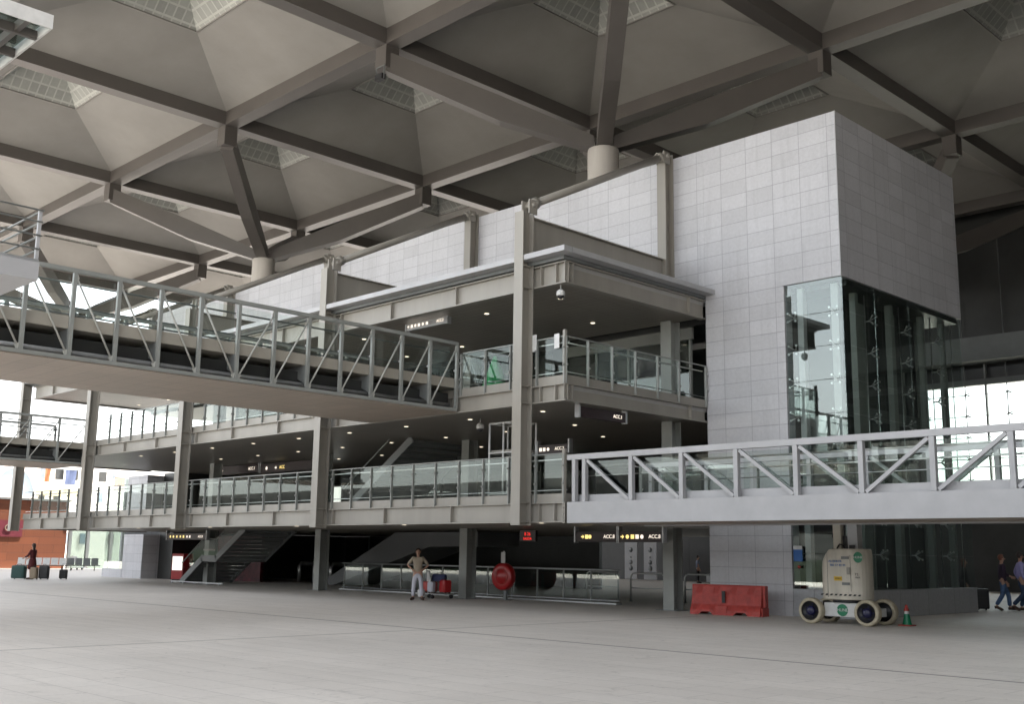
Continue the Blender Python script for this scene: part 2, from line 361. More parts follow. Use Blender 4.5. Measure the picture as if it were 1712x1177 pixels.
xa_,xb_=U0+1*S,U0-UMIN*S  # beams, deck and fascia of the added shading cells
for v in (-3,-2):
    m=MB(); y=V0+v*S; m.box((xa_-bw/2,y-bw/2,ZN),(xb_+bw/2,y+bw/2,22.4)); obj('grid_beam',m,'beam',roof)
for u in range(UMIN,0):
    m=MB(); x=U0-u*S
    for v in (-3,-2): m.box((x-bw/2,V0+v*S+bw/2,ZN),(x+bw/2,V0+(v+1)*S-bw/2,22.4))
    obj('grid_beam',m,'beam',roof)
m=MB(); m.box((xa_-.6,V0-3*S-.6,25.3),(xb_+.6,V0+VMIN*S-.61,25.7)); obj('roof_deck',m,'concrete',roof)
for a,b in (((xa_-.6,V0-3*S-.6),(xa_-.49,V0-S-.62)),((xb_+.49,V0-3*S-.6),(xb_+.6,V0-S-.62)),((xa_-.48,V0-3*S-.6),(xb_+.48,V0-3*S-.49))):
    m=MB(); m.box((*a,22.0),(*b,25.3)); obj('fascia',m,'beam',roof)
# raking strut columns
cx,cy=0,0
def make_column():
    t=thing('roof_column','','column')
    m=MB(); m.lathe([(.001,0),(.62,0),(.62,17.45),(.60,17.5),(.001,17.5)],n=28); obj('shaft',m,'concrete',t)
    for a,b in q:
        p=Vector((a*.28,b*.28,17.75)); e=Vector((a*(S/2),b*(S/2),21.05)); d=Vector((a,b,0)).normalized()
        m=MB(); side=Vector((-b,a,0)).normalized()*.30
        # tapered deep strut with a kinked soffit
        st=[(p,0.25,.95),(p.lerp(e,.45),.40,.66),(e,.42,.42)]
        vs=[]
        for c,up,dn in st:
            for sg in (-1,1):
                vs.append(c+side*sg+Vector((0,0,up))); vs.append(c+side*sg-Vector((0,0,dn if c is not p else .3)))
        fs=[]
        for i in range(2):
            o=i*4; fs+=[(o,o+4,o+6,o+2),(o+1,o+3,o+7,o+5),(o,o+1,o+5,o+4),(o+2,o+6,o+7,o+3)]
        fs+=[(0,2,3,1),(8,9,11,10)]
        m.add(vs,fs)
        m.box((a*S/2-.33,b*S/2-.33,20.75),(a*S/2+.33,b*S/2+.33,ZN))
        obj('strut',m,'beam',t)
    return t
c0=make_column()
_m=MB(); _m.lathe([(.001,14.9),(.62,14.9),(.62,17.45),(.60,17.5),(.001,17.5)],n=28); short_me=_m.mesh('short_shaft'); short_me.materials.append(MT['concrete'])
CL={(0,0):'round concrete roof column rising behind the pale tiled wall nearest its tall right end',
 (2,0):'round concrete roof column standing behind the low left stretch of tiled wall',
 (4,0):'leftmost roof column, its shaft pale in the daylight beyond the decks',
 (0,2):'roof column hidden behind the tall stone block, only one strut showing above its right end'}
first=True
for (u,v),lab in CL.items():
    o=c0 if first else dup_tree(c0); first=False
    x,y=node(u+.5,v+.5); o.location=(x,y,0)
    if (u,v)!=(4,0):                      # these three rise from the roof of the station building
        sh=[c for c in o.children if c.name.startswith('shaft')][0]; sh.data=short_me; tag(o,lab,'column','roof columns with four raking struts')

# ------------------------------------------------------------------ terminal building
T=thing('terminal_building','multi level station building with steel decks, glass balconies and pale granite tiled block','building')
YS=22.6; YW=29.48; XR=-20.72; XC=-15.83; XL=-59.0; YB=37.9
# stone: upper wall, right block, stub wall, plinths
m=MB(); m.box((XC-4.92,YW,10.08),(XC,YB,15.32)); obj('stone_block',m,'stone',T)
m=MB(); m.box((-60.5,YW+.006,10.0),(XC-4.93,YW+.5,15.316)); obj('stone_wall',m,'stone',T)
m=MB(); m.box((XC-4.92,YW+.002,0),(-17.8,YW+.45,10.08)); obj('stub_wall',m,'stone',T)
m=MB(); m.box((XC-4.92,YW+.46,0),(XC-4.5,YB-3,10.07)); obj('return_wall',m,'stone',T)
m=MB(); m.box((-17.79,YW+.004,0),(XC,YW+.4,.80)); m.box((XC-.4,YW+.41,0),(XC-.004,YB,.80)); obj('glazing_plinth',m,'stone_low',T)
m=MB(); m.box((XC-.02,YW-.012,10.06),(XC+.012,YW+.02,15.33)); obj('corner_trim',m,'steel_pale',T)
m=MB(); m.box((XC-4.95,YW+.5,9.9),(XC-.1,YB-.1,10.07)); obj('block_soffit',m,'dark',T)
# point-fixed glazing of the block
rows=[.80+i*1.031 for i in range(10)]
ysd=[YW+.12,31.62,33.95,36.25,YB-.03]
for i in range(9):
    z0,z1=rows[i]+.008,rows[i+1]-.008
    m=MB(); m.box((-17.77,YW+.05,z0),(XC-.02,YW+.066,z1)); obj('glass_pane',m,'glass_block',T)
    for a,b in zip(ysd[:-1],ysd[1:]):
        m=MB(); m.box((XC-.06,a+.008,z0),(XC-.044,b-.008,z1)); obj('glass_pane',m,'glass_block',T)
def spider(x,y,z,face):
    m=MB()
    for a,b in q:
        if face=='x':
            e=Vector((x,y+a*.13,z+b*.13)); c=Vector((x-.16,y,z)); f=Vector((x+.03,y+a*.13,z+b*.13))
        else:
            e=Vector((x+a*.13,y,z+b*.13)); c=Vector((x,y+.16,z)); f=Vector((x+a*.13,y-.03,z+b*.13))
        m.tube([c,e],.02,6); m.tube([e,f],.035,8)
    m.tube([Vector((x-.16,y,z)),Vector((x-.34,y,z))] if face=='x' else [Vector((x,y+.16,z)),Vector((x,y+.34,z))],.025,6)
    return m
for i in range(1,9):
    z=rows[i]
    for y in ysd[1:-1]: obj('spider_fitting',spider(XC-.085,y,z,'x'),'stainless',T)
    for x in (-17.6,XC-.35): obj('spider_fitting',spider(x,YW+.1,z,'y'),'stainless',T)
for y in ysd[1:]:
    m=MB(); m.box((XC-.62,y-.55,.8),(XC-.42,y-.37,10.0)); obj('mullion',m,'steel_green',T)
    m=MB(); m.tube([(XC-.4,y,.8),(XC-.4,y,10)],.018,6); obj('tension_rod',m,'stainless',T)
m=MB(); m.box((XC-.62,YW+.45,.8),(XC-.38,YW+.62,10.0)); m.box((-17.55,YW+.35,.8),(-17.35,YW+.55,10.0)); obj('mullion',m,'steel_pale',T)
# lift shaft and stair core inside the glass
m=MB(); m.box((-20.2,31.0,0),(-16.9,37.2,9.88)); obj('lift_shaft',m,'dark',T)
m=MB(); m.box((-17.7,30.2,4.6),(-16.9,30.95,6.0)); obj('lift_car',m,'stainless',T)
for yy in (32.3,34.3,36.4):
    m=MB(); m.box((-16.88,yy,0),(-16.80,yy+.5,9.86)); obj('inner_column',m,'steel_green',T)
m=MB(); m.box((-16.88,31.3,2.75),(-16.82,37.1,3.15)); m.box((-16.88,31.3,6.1),(-16.82,37.1,6.5)); obj('inner_floor_edge',m,'steel_dark',T)
# floor decks
m=MB(); m.box((-60.4,YW+.51,14.75),(XC-4.95,44,14.95)); m.box((-60.4,43.8,9.6),(XC-4.95,44,14.74)); m.box((-60.4,YW+.51,9.40),(XC-4.95,43.7,9.6)); obj('flat_roof',m,'dark',T)
LV=[(2.58,3.14),(5.98,6.49),(9.41,10.06)]
depth=[44.0,44.0,YW]
for k,(z0,z1) in enumerate(LV):
    m=MB(); m.box((XL+.1,YS+.3,z1-.16),(XR-.12,depth[k]-.02,z1-.01)); obj('floor_deck' if k<2 else 'canopy_deck',m,'floor',T)
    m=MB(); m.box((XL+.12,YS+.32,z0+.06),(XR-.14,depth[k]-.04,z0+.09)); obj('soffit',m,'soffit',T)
# canopy eave: white gutter in front, dark shadow gap, grey-blue on the side
m=MB(); m.box((XL-.3,YS-.45,10.20),(XR+.35,YS-.12,10.36)); m.box((XR+.02,YS-.1,10.20),(XR+.35,YW,10.36)); obj('eave_flashing',m,'steel_pale',T)
m=MB(); m.box((XL-.25,YS-.1,10.09),(XR+.01,YW-.05,10.30)); obj('canopy_roof',m,'steel_dark',T)
# edge beams: I section with stiffeners
def ibeam(axis,a,b,face,z0,z1,inward,stiff,fw=.26,tf=.035):
    """beam along axis a..b, outer flange edge at 'face', going inward (+1/-1)"""
    m=MB(); f0=face; f1=face+inward*fw; wc=(f0+f1)/2
    def bx(p,q_,c,d,e,f):
        if axis=='x': m.box((p,c,e),(q_,d,f))
        else: m.box((c,p,e),(d,q_,f))
    bx(a,b,f0,f1,z0,z0+tf); bx(a,b,f0,f1,z1-tf,z1); bx(a,b,wc-.008,wc+.008,z0+tf,z1-tf)
    for s in stiff: bx(s-.012,s+.012,f0+inward*.004,wc-inward*.008,z0+tf,z1-tf)
    return m
CX=[-22.17,-32.05,-41.9,-50.95,-59.3]
st=[]
for i in range(4):
    a,b=CX[i],CX[i+1]
    for k in (1,2): st.append(a+(b-a)*k/3)
    st+= [a-.45,a+.45]
st+=[XR-.4,XR-.05]
for k,(z0,z1) in enumerate(LV):
    obj('edge_beam',ibeam('x',XL,XR,YS,z0,z1,1,st),'steel',T)
    obj('edge_beam',ibeam('y',YS+.27,YW-.02,XR,z0,z1,-1,[YS+.35,YW-.9]),'steel',T)
    obj('edge_beam',ibeam('y',YS+.27,YW,XL,z0,z1,1,[YS+.35,26]),'steel',T)
    if k<2:
        m=MB(); m.box((XL,YS+.06,z1+.002),(XR-.05,YS+.10,z1+.24)); m.box((XR-.10,YS+.11,z1+.002),(XR-.06,YW-.02,z1+.24)); obj('kick_plate',m,'steel',T)
# hanging H columns in front, wall posts, cantilever plates, tubes
def hcol(cx,cy,z0,z1,wx=.36,wy=.46,t=.035):
    m=MB(); m.box((cx-wx/2,cy-wy/2,z0),(cx+wx/2,cy-wy/2+t,z1)); m.box((cx-wx/2,cy+wy/2-t,z0),(cx+wx/2,cy+wy/2,z1)); m.box((cx-.012,cy-wy/2+t,z0),(cx+.012,cy+wy/2-t,z1)); return m
for i,x in enumerate(CX):
    m=hcol(x,YS-.25,2.50,11.72)
    for z in (3.14,2.6,5.98,6.49,9.41,10.06): m.box((x-.17,YS-.25-.19,z-.012),(x-.014,YS-.25+.19,z+.012)); m.box((x+.014,YS-.25-.19,z-.012),(x+.17,YS-.25+.19,z+.012))
    obj('hanging_column',m,'steel',T)
    m=hcol(x,YW-.24,10.37,15.45); obj('wall_post',m,'steel',T)
    m=MB(); m.box((x-.02,YS,10.5),(x+.02,YW-.5,11.58)); m.box((x-.14,YS,11.585),(x+.14,YW-.5,11.62)); m.box((x-.14,YS,10.37),(x+.14,YW-.5,10.49)); obj('cantilever_beam',m,'steel',T)
    b=MB(); p0=Vector((x,YS-.05,12.0)); p1=Vector((x,YW-.35,15.35)); b.tube([p0,p1],.125,16)
    tb=obj('brace_tube',b,'concrete' if 0 else 'steel',T)
    for p,s in ((p0,1),(p1,-1)):
        d=(p1-p0).normalized()*s; m=MB()
        for sx in (-.17,.13): m.box((x+sx,p.y-.17,p.z-.30),(x+sx+.04,p.y+.17,p.z+.14))
        m.tube([(x-.26,p.y,p.z-.02),(x+.26,p.y,p.z-.02)],.07,10)
        m.tube([p+d*.15,p+d*.32],.18,14); 
        for k in range(8):
            a=2*PI*k/8; up=Vector((1,0,0)); vv=d.cross(up); m.tube([p+d*.34+up*math.cos(a)*.15+vv*math.sin(a)*.15,p+d*.40+up*math.cos(a)*.15+vv*math.sin(a)*.15],.022,6)
        obj('clevis',m,'steel',tb)
# colonnade columns (ground to canopy)
for x in (-21.85,-31.6,-41.2,-50.8):
    obj('colonnade_column',hcol(x,29.0,0,9.4,.42,.5,.04),'steel_green',T)
    m=MB(); m.box((x-.4,28.6,-.0),(x+.4,29.4,.02)); obj('base_plate',m,'steel_dark',T)

# balcony railings
def railing(name,axis,a,b,face,z,posts,label=None,hgt=1.36,notice=()):
    """glass balustrade; posts = coordinates along the axis"""
    def P(t,o,zz): return (t,face+o,zz) if axis=='x' else (face-o,t,zz)
    m=MB()
    def bx(mm,t0,t1,o0,o1,z0,z1): mm.box(P(t0,o0,z0),P(t1,o1,z1))
    bx(m,a,b,-.025,.025,z+hgt-.03,z+hgt); r=obj(name,m,'steel_green',T)
    if label: r['label']=label
    m=MB(); m.tube([P(a,.16,z+hgt-.16),P(b,.16,z+hgt-.16)],.024,8); m.tube([P(a,.10,z+.34),P(b,.10,z+.34)],.016,6); obj('handrail',m,'stainless',r)
    pm=MB(); bx(pm,-.018,.018,-.05,.04,z-.02,z+hgt-.03)
    for zz in (.52,1.02):
        c=P(0,-.07,z+zz); pm.sphere(c,.035,6,4)
    pme=pm.mesh('post') if axis=='y' or True else None; pme.materials.append(MT['steel_green'])
    for t in posts: link('post',pme,None,r,(t,0,0) if axis=='x' else (0,t,0))
    ps=sorted(posts)
    for t0,t1 in zip(ps[:-1],ps[1:]):
        if t1-t0>1.4: continue
        g_=MB(); bx(g_,t0+.05,t1-.05,-.012,.0,z+.26,z+hgt-.04); obj('glass_panel',g_,'glass_rail',r)
    return r
# glass_panel objects share the local frame of the building
def px(start,end,step=1.09):
    out=[]; t=start
    while t>end: out.append(t); t-=step
    return out
railing('front_railing','x',XL+.15,XR-.02,YS+.03,3.14,px(-20.76,-58.9),'long glass balustrade along the lower deck front')
railing('front_railing','x',-50.6,-29.9,YS+.03,6.49,px(-29.9,-50.6),'upper deck balustrade left of the big footbridge')
railing('front_railing','x',-25.05,XR-.02,YS+.03,6.49,px(-20.76,-25.2),'short upper deck balustrade right of the big footbridge')
railing('side_railing','y',YS+.1,YW-.02,XR-.03,6.49,[22.65,23.6,24.68,25.77,26.86,27.95,29.42],'end balustrade of the upper deck beside the tiled wall')
railing('side_railing','y',25.9,YW-.02,XR-.03,3.14,[26.0,27.1,28.2,29.42],'end balustrade of the lower deck beside the tiled wall')
# corner newels at the free corner
m=MB(); m.box((XR-.10,YS+.0,3.16),(XR-.01,YS+.09,4.62)); m.box((XR-.10,YS+.0,6.51),(XR-.01,YS+.09,8.02)); obj('corner_post',m,'steel',T)

# back walls: glazed fronts behind the decks
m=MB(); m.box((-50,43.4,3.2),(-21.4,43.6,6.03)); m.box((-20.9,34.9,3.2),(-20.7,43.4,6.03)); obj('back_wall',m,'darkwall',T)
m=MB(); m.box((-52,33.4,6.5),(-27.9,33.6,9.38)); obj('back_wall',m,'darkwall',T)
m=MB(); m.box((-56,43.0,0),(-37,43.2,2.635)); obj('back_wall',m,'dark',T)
# glazed screen on upper deck near the tiled wall
sx=[-27.6,-26.1,-24.6,-23.1,-21.9]
for a,b in zip(sx[:-1],sx[1:]):
    m=MB(); m.box((a+.04,30.2,6.52),(b-.04,30.216,9.0)); obj('screen_glass',m,'glass_dark',T)
for x in sx:
    m=MB(); m.box((x-.04,30.15,6.5),(x+.04,30.25,9.0)); obj('screen_mullion',m,'steel_green',T)
m=MB(); m.box((-27.7,30.14,9.01),(-21.8,30.26,9.4)); obj('screen_head',m,'steel_green',T)
m=MB(); m.box((-27.6,33.2,6.5),(-21.4,33.3,9.3)); obj('back_wall',m,'dark',T)
# glazed back front left half upper deck, reflecting the daylight
for i in range(10):
    x=-51.5+i*2.3
    m=MB(); m.box((x+.04,30.4,6.55),(x+2.26,30.42,9.35)); obj('screen_glass',m,'glass_dark',T)
    m=MB(); m.box((x-.03,30.36,6.5),(x+.03,30.5,9.38)); obj('screen_mullion',m,'steel_dark',T)
# lower deck glazed screen behind staircase
for i in range(5):
    x=-46+i*2.4
    m=MB(); m.box((x-.05,38.0,3.2),(x+.05,38.1,5.95)); m.box((x+.05,38.0,4.7),(x+2.35,38.1,4.78)); obj('screen_mullion',m,'steel_dark',T)
    m=MB(); m.box((x+.06,38.04,4.79),(x+2.34,38.06,5.9)); obj('screen_glass',m,'glass',T)
m=MB(); m.box((-46,41.5,3.2),(-36,41.6,5.9)); obj('back_wall',m,'steel_dark',T)
# left end stone block with corner glazing under the decks
m=MB(); m.box((-62.6,30.0,0),(-60.2,38,2.5)); m.box((-62.6,30.0,3.2),(-60.2,38,5.9)); obj('left_stone_block',m,'stone',T)
m=MB(); m.box((-65.2,30.1,.5),(-62.65,30.12,5.9)); obj('left_glazing',m,'glass_block',T)
m=MB(); m.box((-65.2,30.0,0),(-62.65,30.3,.5)); m.box((-65.2,31,0),(-65.0,38,5.9)); obj('left_plinth',m,'stone',T)
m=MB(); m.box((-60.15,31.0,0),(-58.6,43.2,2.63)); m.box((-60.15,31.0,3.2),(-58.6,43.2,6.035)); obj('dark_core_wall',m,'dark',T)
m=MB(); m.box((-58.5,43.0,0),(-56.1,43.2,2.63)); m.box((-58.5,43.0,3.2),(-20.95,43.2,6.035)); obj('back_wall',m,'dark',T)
# big sloping soffit of the escalator hall
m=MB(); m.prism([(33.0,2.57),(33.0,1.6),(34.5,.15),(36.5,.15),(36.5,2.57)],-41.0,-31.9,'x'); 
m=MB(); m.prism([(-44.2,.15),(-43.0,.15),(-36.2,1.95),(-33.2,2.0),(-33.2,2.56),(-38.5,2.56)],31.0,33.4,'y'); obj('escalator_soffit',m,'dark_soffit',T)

# downlights
dl=MB(); dl.lathe([(.001,0),(.05,0),(.07,.0),(.075,-.01),(.075,.03)],n=12); dme=dl.mesh('downlight',False); dme.materials.append(MT['lamp'])
rg=MB(); rg.lathe([(.085,-.004),(.13,-.014),(.14,.0)],n=14); rme=rg.mesh('trim_ring'); rme.materials.append(MT['stainless'])
def light(x,y,z):
    o=link('downlight',dme,None,T,(x,y,z+.052)); link('trim_ring',rme,None,o)
k=0
for z,ys,x0,x1,dx in ((9.41,(24.2,27.6),-22.4,-58,3.3),(5.98,(24.3,27.6,31.0),-23.2,-52,3.3),(2.58,(24.6,),-23.5,-52,6.6)):
    for j,y in enumerate(ys):
        x=x0-(j%2)*dx/2
        while x>x1:
            if k<98: light(x,y,z)
            k+=1; x-=dx

# ------------------------------------------------------------------ right footbridge (parallel to the front)
def right_bridge():
    t=thing('footbridge','pale grey truss footbridge running right from the platform corner past the tall block','footbridge')
    x0,x1=XR+.08,1.0; yf=YS+.02; yb=YS+3.6
    m=MB(); m.box((x0,yf,2.56),(x1,yf+.18,3.13)); obj('girder',m,'steel_pale',t)
    m=MB(); m.box((x0,yb-.18,2.56),(x1,yb,3.13)); obj('girder',m,'steel_pale',t)
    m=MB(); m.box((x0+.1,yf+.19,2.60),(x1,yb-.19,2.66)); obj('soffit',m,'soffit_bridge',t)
    m=MB(); m.box((x0+.1,yf+.19,3.0),(x1,yb-.19,3.12)); obj('walkway',m,'floor',t)
    xs=[-20.43,-20.06]+[-20.06+1.636*k for k in range(1,13)]
    for y,s in ((yf+.02,1),(yb-.16,-1)):
        m=MB(); m.box((x0-.03,y,4.29),(x1,y+.14,4.44)); obj('top_chord',m,'steel_pale',t)
        for x in xs:
            m=MB(); m.box((x-.062,y+.003,3.132),(x+.062,y+.137,4.288)); obj('post',m,'steel_pale',t,bevel=.008)
        for i in range(1,len(xs)-1):
            a,b=xs[i],xs[i+1]
            if i<=5: p,q_=(a+.09,4.26),(b-.09,3.16)
            else: p,q_=(a+.09,3.16),(b-.09,4.26)
            m=MB(); m.bar((p[0],y+.07,p[1]),(q_[0],y+.07,q_[1]),.085,.085,up=(0,1,0)); obj('diagonal',m,'steel_pale',t)
        yy=y+.22 if s>0 else y-.1
        r=MB(); r.tube([(x0+.3,yy+.1*s,4.12),(x1,yy+.1*s,4.12)],.024,8); r.tube([(x0+.3,yy+.1*s,3.85),(x1,yy+.1*s,3.85)],.016,8); obj('handrail',r,'stainless',t)
        m=MB(); m.box((x0+.2,yy-.02,3.13),(x1,yy+.02,3.33)); obj('kick_plate',m,'steel_pale',t)
        for a,b in zip(xs[1:-1],xs[2:]):
            m=MB(); m.box((a+.1,yy-.006,3.34),(b-.1,yy+.006,4.24)); obj('glass_panel',m,'glass_rail',t)
    m=MB()
    for k in range(6): m.lathe([(.001,-.02),(.022,-.02),(.022,0),(.001,0)],(x0-.11,yf-.03,2.62+k*.09),'y',8)
    m.box((x0-.16,yf-.025,2.56),(x0-.06,yf-.01,3.13)); obj('splice_plate',m,'steel',t)
    return t
right_bridge()

# ------------------------------------------------------------------ footbridges towards the camera side
def cross_bridge(name,label,X0,X1,ya,yb,zo,glz=True,wide=1.105,shift=0,full=True):
    """X0 near side (right), X1 far side; deck between; zo lifts the whole"""
    t=thing(name,label,'footbridge',group='footbridges joining the decks from the left')
    zb=5.98+zo; zt=8.20+zo; zf=7.06+zo
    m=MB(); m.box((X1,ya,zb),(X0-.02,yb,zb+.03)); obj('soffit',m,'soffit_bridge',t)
    m=MB(); m.box((X1+.2,ya,zf-.30),(X0-.14,yb,zf)); obj('walkway',m,'bridge_edge',t)
    ys=[]; y=22.55
    while y>ya: ys.append(y); y-=wide
    mid=14.8
    for x,s in ((X0,-1),(X1,1)):
        xa=x+.06*s
        m=MB(); m.box((x,ya,zb+.035),(x+.10*s,yb,zb+.13)); m.box((x,ya,zt-.10),(x+.10*s,yb,zt)); obj('chord',m,'steel_green',t)
        pm=MB(); pm.box((-.045,-.045,zb+.13),(.045,.045,zt-.10)); pme=pm.mesh('post'); pme.materials.append(MT['steel_green'])
        for y in ys: link('post',pme,None,t,(xa,y,0))
        for a,b in zip(ys[1:],ys[:-1]):   # a<b
            up=(a,b) if b<=mid+.3 else (b,a)
            # rods converge on the foot of the middle post
            if full: p,q_=((xa,a+.06,zt-.25),(xa,b-.10,zb+.25)) if (a+b)/2<mid else ((xa,b-.06,zt-.25),(xa,a+.10,zb+.25))
            else: p,q_=((xa,b-.06,zt-.25),(xa,a+.10,zb+.25))
            m=MB(); m.tube([p,q_],.026,8); m.bar(q_,(xa,q_[1]+(.06 if q_[1]>p[1] else -.06),q_[2]-.10),.02,.13); m.bar(p,(xa,p[1]+(.05 if p[1]>q_[1] else -.05),p[2]+.12),.02,.10); obj('tie_rod',m,'rod',t)
        m=MB(); m.tube([(x+.28*s,ya,zb+.24),(x+.28*s,yb-.1,zb+.24)],.065,12); obj('service_pipe',m,'gal',t)
        m=MB(); m.tube([(x+.42*s,ya,zt-.28),(x+.42*s,yb,zt-.28)],.024,8); m.tube([(x+.42*s,ya,zf+.28),(x+.42*s,yb,zf+.28)],.018,8); obj('handrail',m,'steel_dark',t)
        if glz:
            for a,b in zip(ys[1:],ys[:-1]):
                m=MB(); m.box((x+.20*s-.006,a+.06,zf+.04),(x+.20*s+.006,b-.06,zt-.14)); obj('glass_panel',m,'glass_rail',t)
                m=MB()
                for zz in (zf+.25,zt-.35): m.lathe([(.001,-.02),(.032,-.02),(.032,.03),(.001,.03)],(x+.17*s,b,zz),'x',8)
                obj('glass_clamp',m,'stainless',t)
        for y in ys[1::2]:
            m=MB(); m.prism([(x+.10*s,zf-.31),(x+1.2*s,zf-.31),(x+.10*s,zb+.25)],y-.05,y+.05,'y') if s>0 else m.prism([(x+.10*s,zb+.25),(x+1.2*s,zf-.31),(x+.10*s,zf-.31)],y-.05,y+.05,'y')
            obj('bracket',m,'steel_dark',t)
    m=MB(); m.box((X1+.45,ya,zb+.04),(X0-.45,yb,zf-.45)); obj('under_deck_shade',m,'dark',t)  # dark box in the open space under the walkway, its shade as colour
    return t
cross_bridge('footbridge','long truss footbridge crossing the upper left, with brown underside and thin tie rods',-25.2,-29.6,-2.0,22.55,0)
cross_bridge('footbridge','small distant footbridge with open railings at the far left edge',-51.75,-55.6,6.0,22.55,-.42,glz=False,wide=1.35,full=False)

# covered service gallery, top left
def gallery():
    t=thing('service_gallery','steel service gallery at the top left edge with handrails and white edged canopy','gallery')
    x0=-20.0; x1=-22.6; y1=7.55; ya=-1
    m=MB(); m.box((x1,ya,6.5),(x0,y1,6.84)); obj('platform',m,'steel_pale',t)
    m=MB(); m.box((x1,ya,6.845),(x0-.01,y1-.01,6.89)); obj('floor_grating',m,'gal',t)
    for x,y in ((x0-.05,y1-.05),(x0-.05,6.1),(x0-.05,4.6),(x0-.05,3.1),(x1+.05,y1-.05),(x1+.05,6.1),(x1+.05,4.6)):
        m=MB(); m.box((x-.03,y-.03,6.89),(x+.03,y+.03,7.84)); obj('rail_post',m,'steel_pale',t)
    m=MB()
    for z in (7.08,7.34,7.60,7.82):
        m.tube([(x0-.01,ya,z),(x0-.01,y1,z)],.018,8); m.tube([(x0-.05,y1-.03,z),(x1,y1-.03,z)],.022,8); m.tube([(x1+.04,ya,z),(x1+.04,y1,z)],.018,8)
    obj('handrail',m,'steel_green',t)
    m=MB(); m.box((x0-.04,ya,11.38),(x0,7.38,11.66)); m.box((x1-1,7.34,11.38),(x0-.041,7.38,11.62)); obj('canopy_edge',m,'white',t)
    m=MB()
    for k in range(5): m.box((x1-1,6.9-k*.95,11.40),(x0-.05,7.0-k*.95,11.58))
    for k in range(3): m.box((x0-.7-k*1.1,ya,11.36),(x0-.62-k*1.1,7.33,11.54))
    obj('canopy_rib',m,'beam',t)
    m=MB(); m.box((x1-1,ya,11.60),(x0-.05,7.33,11.63)); obj('canopy_sheet',m,'glass_dark',t)
    m=MB(); m.box((x1+.1,6.0,6.9),(x1+.22,6.12,11.36)); m.box((x1+.1,1.0,0),(x1+.3,1.2,11.36)); m.box((x1+.1,-.8,0),(x1+.3,-.6,6.5)); obj('canopy_post',m,'steel',t)
    m=MB(); m.box((x0-.9,5.9,9.75),(x0-.86,6.25,10.1)); m.tube([(x0-.88,6.1,10.1),(x0-.88,6.1,11.4)],.02,6); m.lathe([(.001,9.6),(.10,9.64),(.12,9.75),(.001,9.75)],(x0-.88,6.1,0),n=10); obj('pendant_speaker',m,'gal',t)
    return t
gallery()

# ------------------------------------------------------------------ far hall front behind the block
def hall():
    t=thing('glazed_hall','dark glazed hall closing the view on the right behind the granite block','building')
    Y=64; xa,xb=-62,17.4
    m=MB(); m.box((-125,Y,0),(-46.8,Y+.5,5.0)); m.box((-46.79,Y,0),(xb,Y+.5,4.2)); obj('lower_wall',m,'darkwall',t)
    m=MB(); m.box((xa,Y,11.95),(xb,Y+.4,23.2)); obj('upper_wall',m,'dark',t)
    for k in range(9):
        m=MB(); m.box((-34+k*5.8,Y-.05,15.0),(-33.9+k*5.8,Y-.01,21.5)); obj('upper_mullion',m,'steel_dark',t)
    m=MB(); m.box((xa,Y-1.5,13.0),(xb,Y-.06,14.4)); obj('bulkhead',m,'steel_dark',t)
    m=MB(); m.box((xa,Y-.4,11.75),(xb,Y-.02,12.1)); obj('transom',m,'steel_dark',t)
    x=-35.0
    while x<10:
        m=MB(); m.box((x-.05,Y-.35,4.2),(x+.05,Y-.15,13.0)); obj('mullion',m,'steel_green',t)
        m=MB(); m.tube([(x+1.2,Y-.3,4.2),(x+1.2,Y-.3,21)],.035,6); 
        for k in range(6):
            z=5+k*1.25
            for a,b in q: m.tube([(x+1.2,Y-.3,z),(x+1.2+a*.2,Y-.1,z+b*.10)],.03,5)
        obj('tension_rod',m,'steel_dark',t); x+=2.4
    for k in range(6):
        m=MB(); m.box((xa,Y-.06,5+k*1.25-.02),(xb,Y-.03,5+k*1.25+.02)); obj('glass_joint',m,'steel_dark',t)
    m=MB(); m.box((-35,Y+.0,4.21),(-17.1,Y+.02,11.94)); obj('glazing',m,'glass',t)
    m=MB(); m.box((-17,Y+.03,4.21),(xb,Y+.3,11.94)); obj('upper_wall',m,'darkwall',t)  # unseen end closed dark, so the block's side glass mirrors no bright glazing
    m=MB(); m.box((xa,Y+.03,5.01),(-35.1,Y+.3,11.94)); obj('upper_wall',m,'darkwall',t)
    for x in (-36,-30.5,-15):
        m=MB(); m.box((x-.3,Y-3,0),(x+.3,Y-2.4,13.5)); obj('hall_column',m,'steel_green',t)
    return t
hall()

# unseen block added far right, outside the frame, to hold back side light
def east_light_block():
    t=thing('unseen_light_block','unseen tall grey block added far to the right to hold back side light','building')
    m=MB(); m.box((17.5,4,0),(20,76,26)); obj('wall',m,'midwall',t)
    for k in range(9):
        m=MB(); m.box((17.3,6+k*7.7,.5),(17.45,12.5+k*7.7,18)); obj('window',m,'glass_dark',t)
    return t
east_light_block()

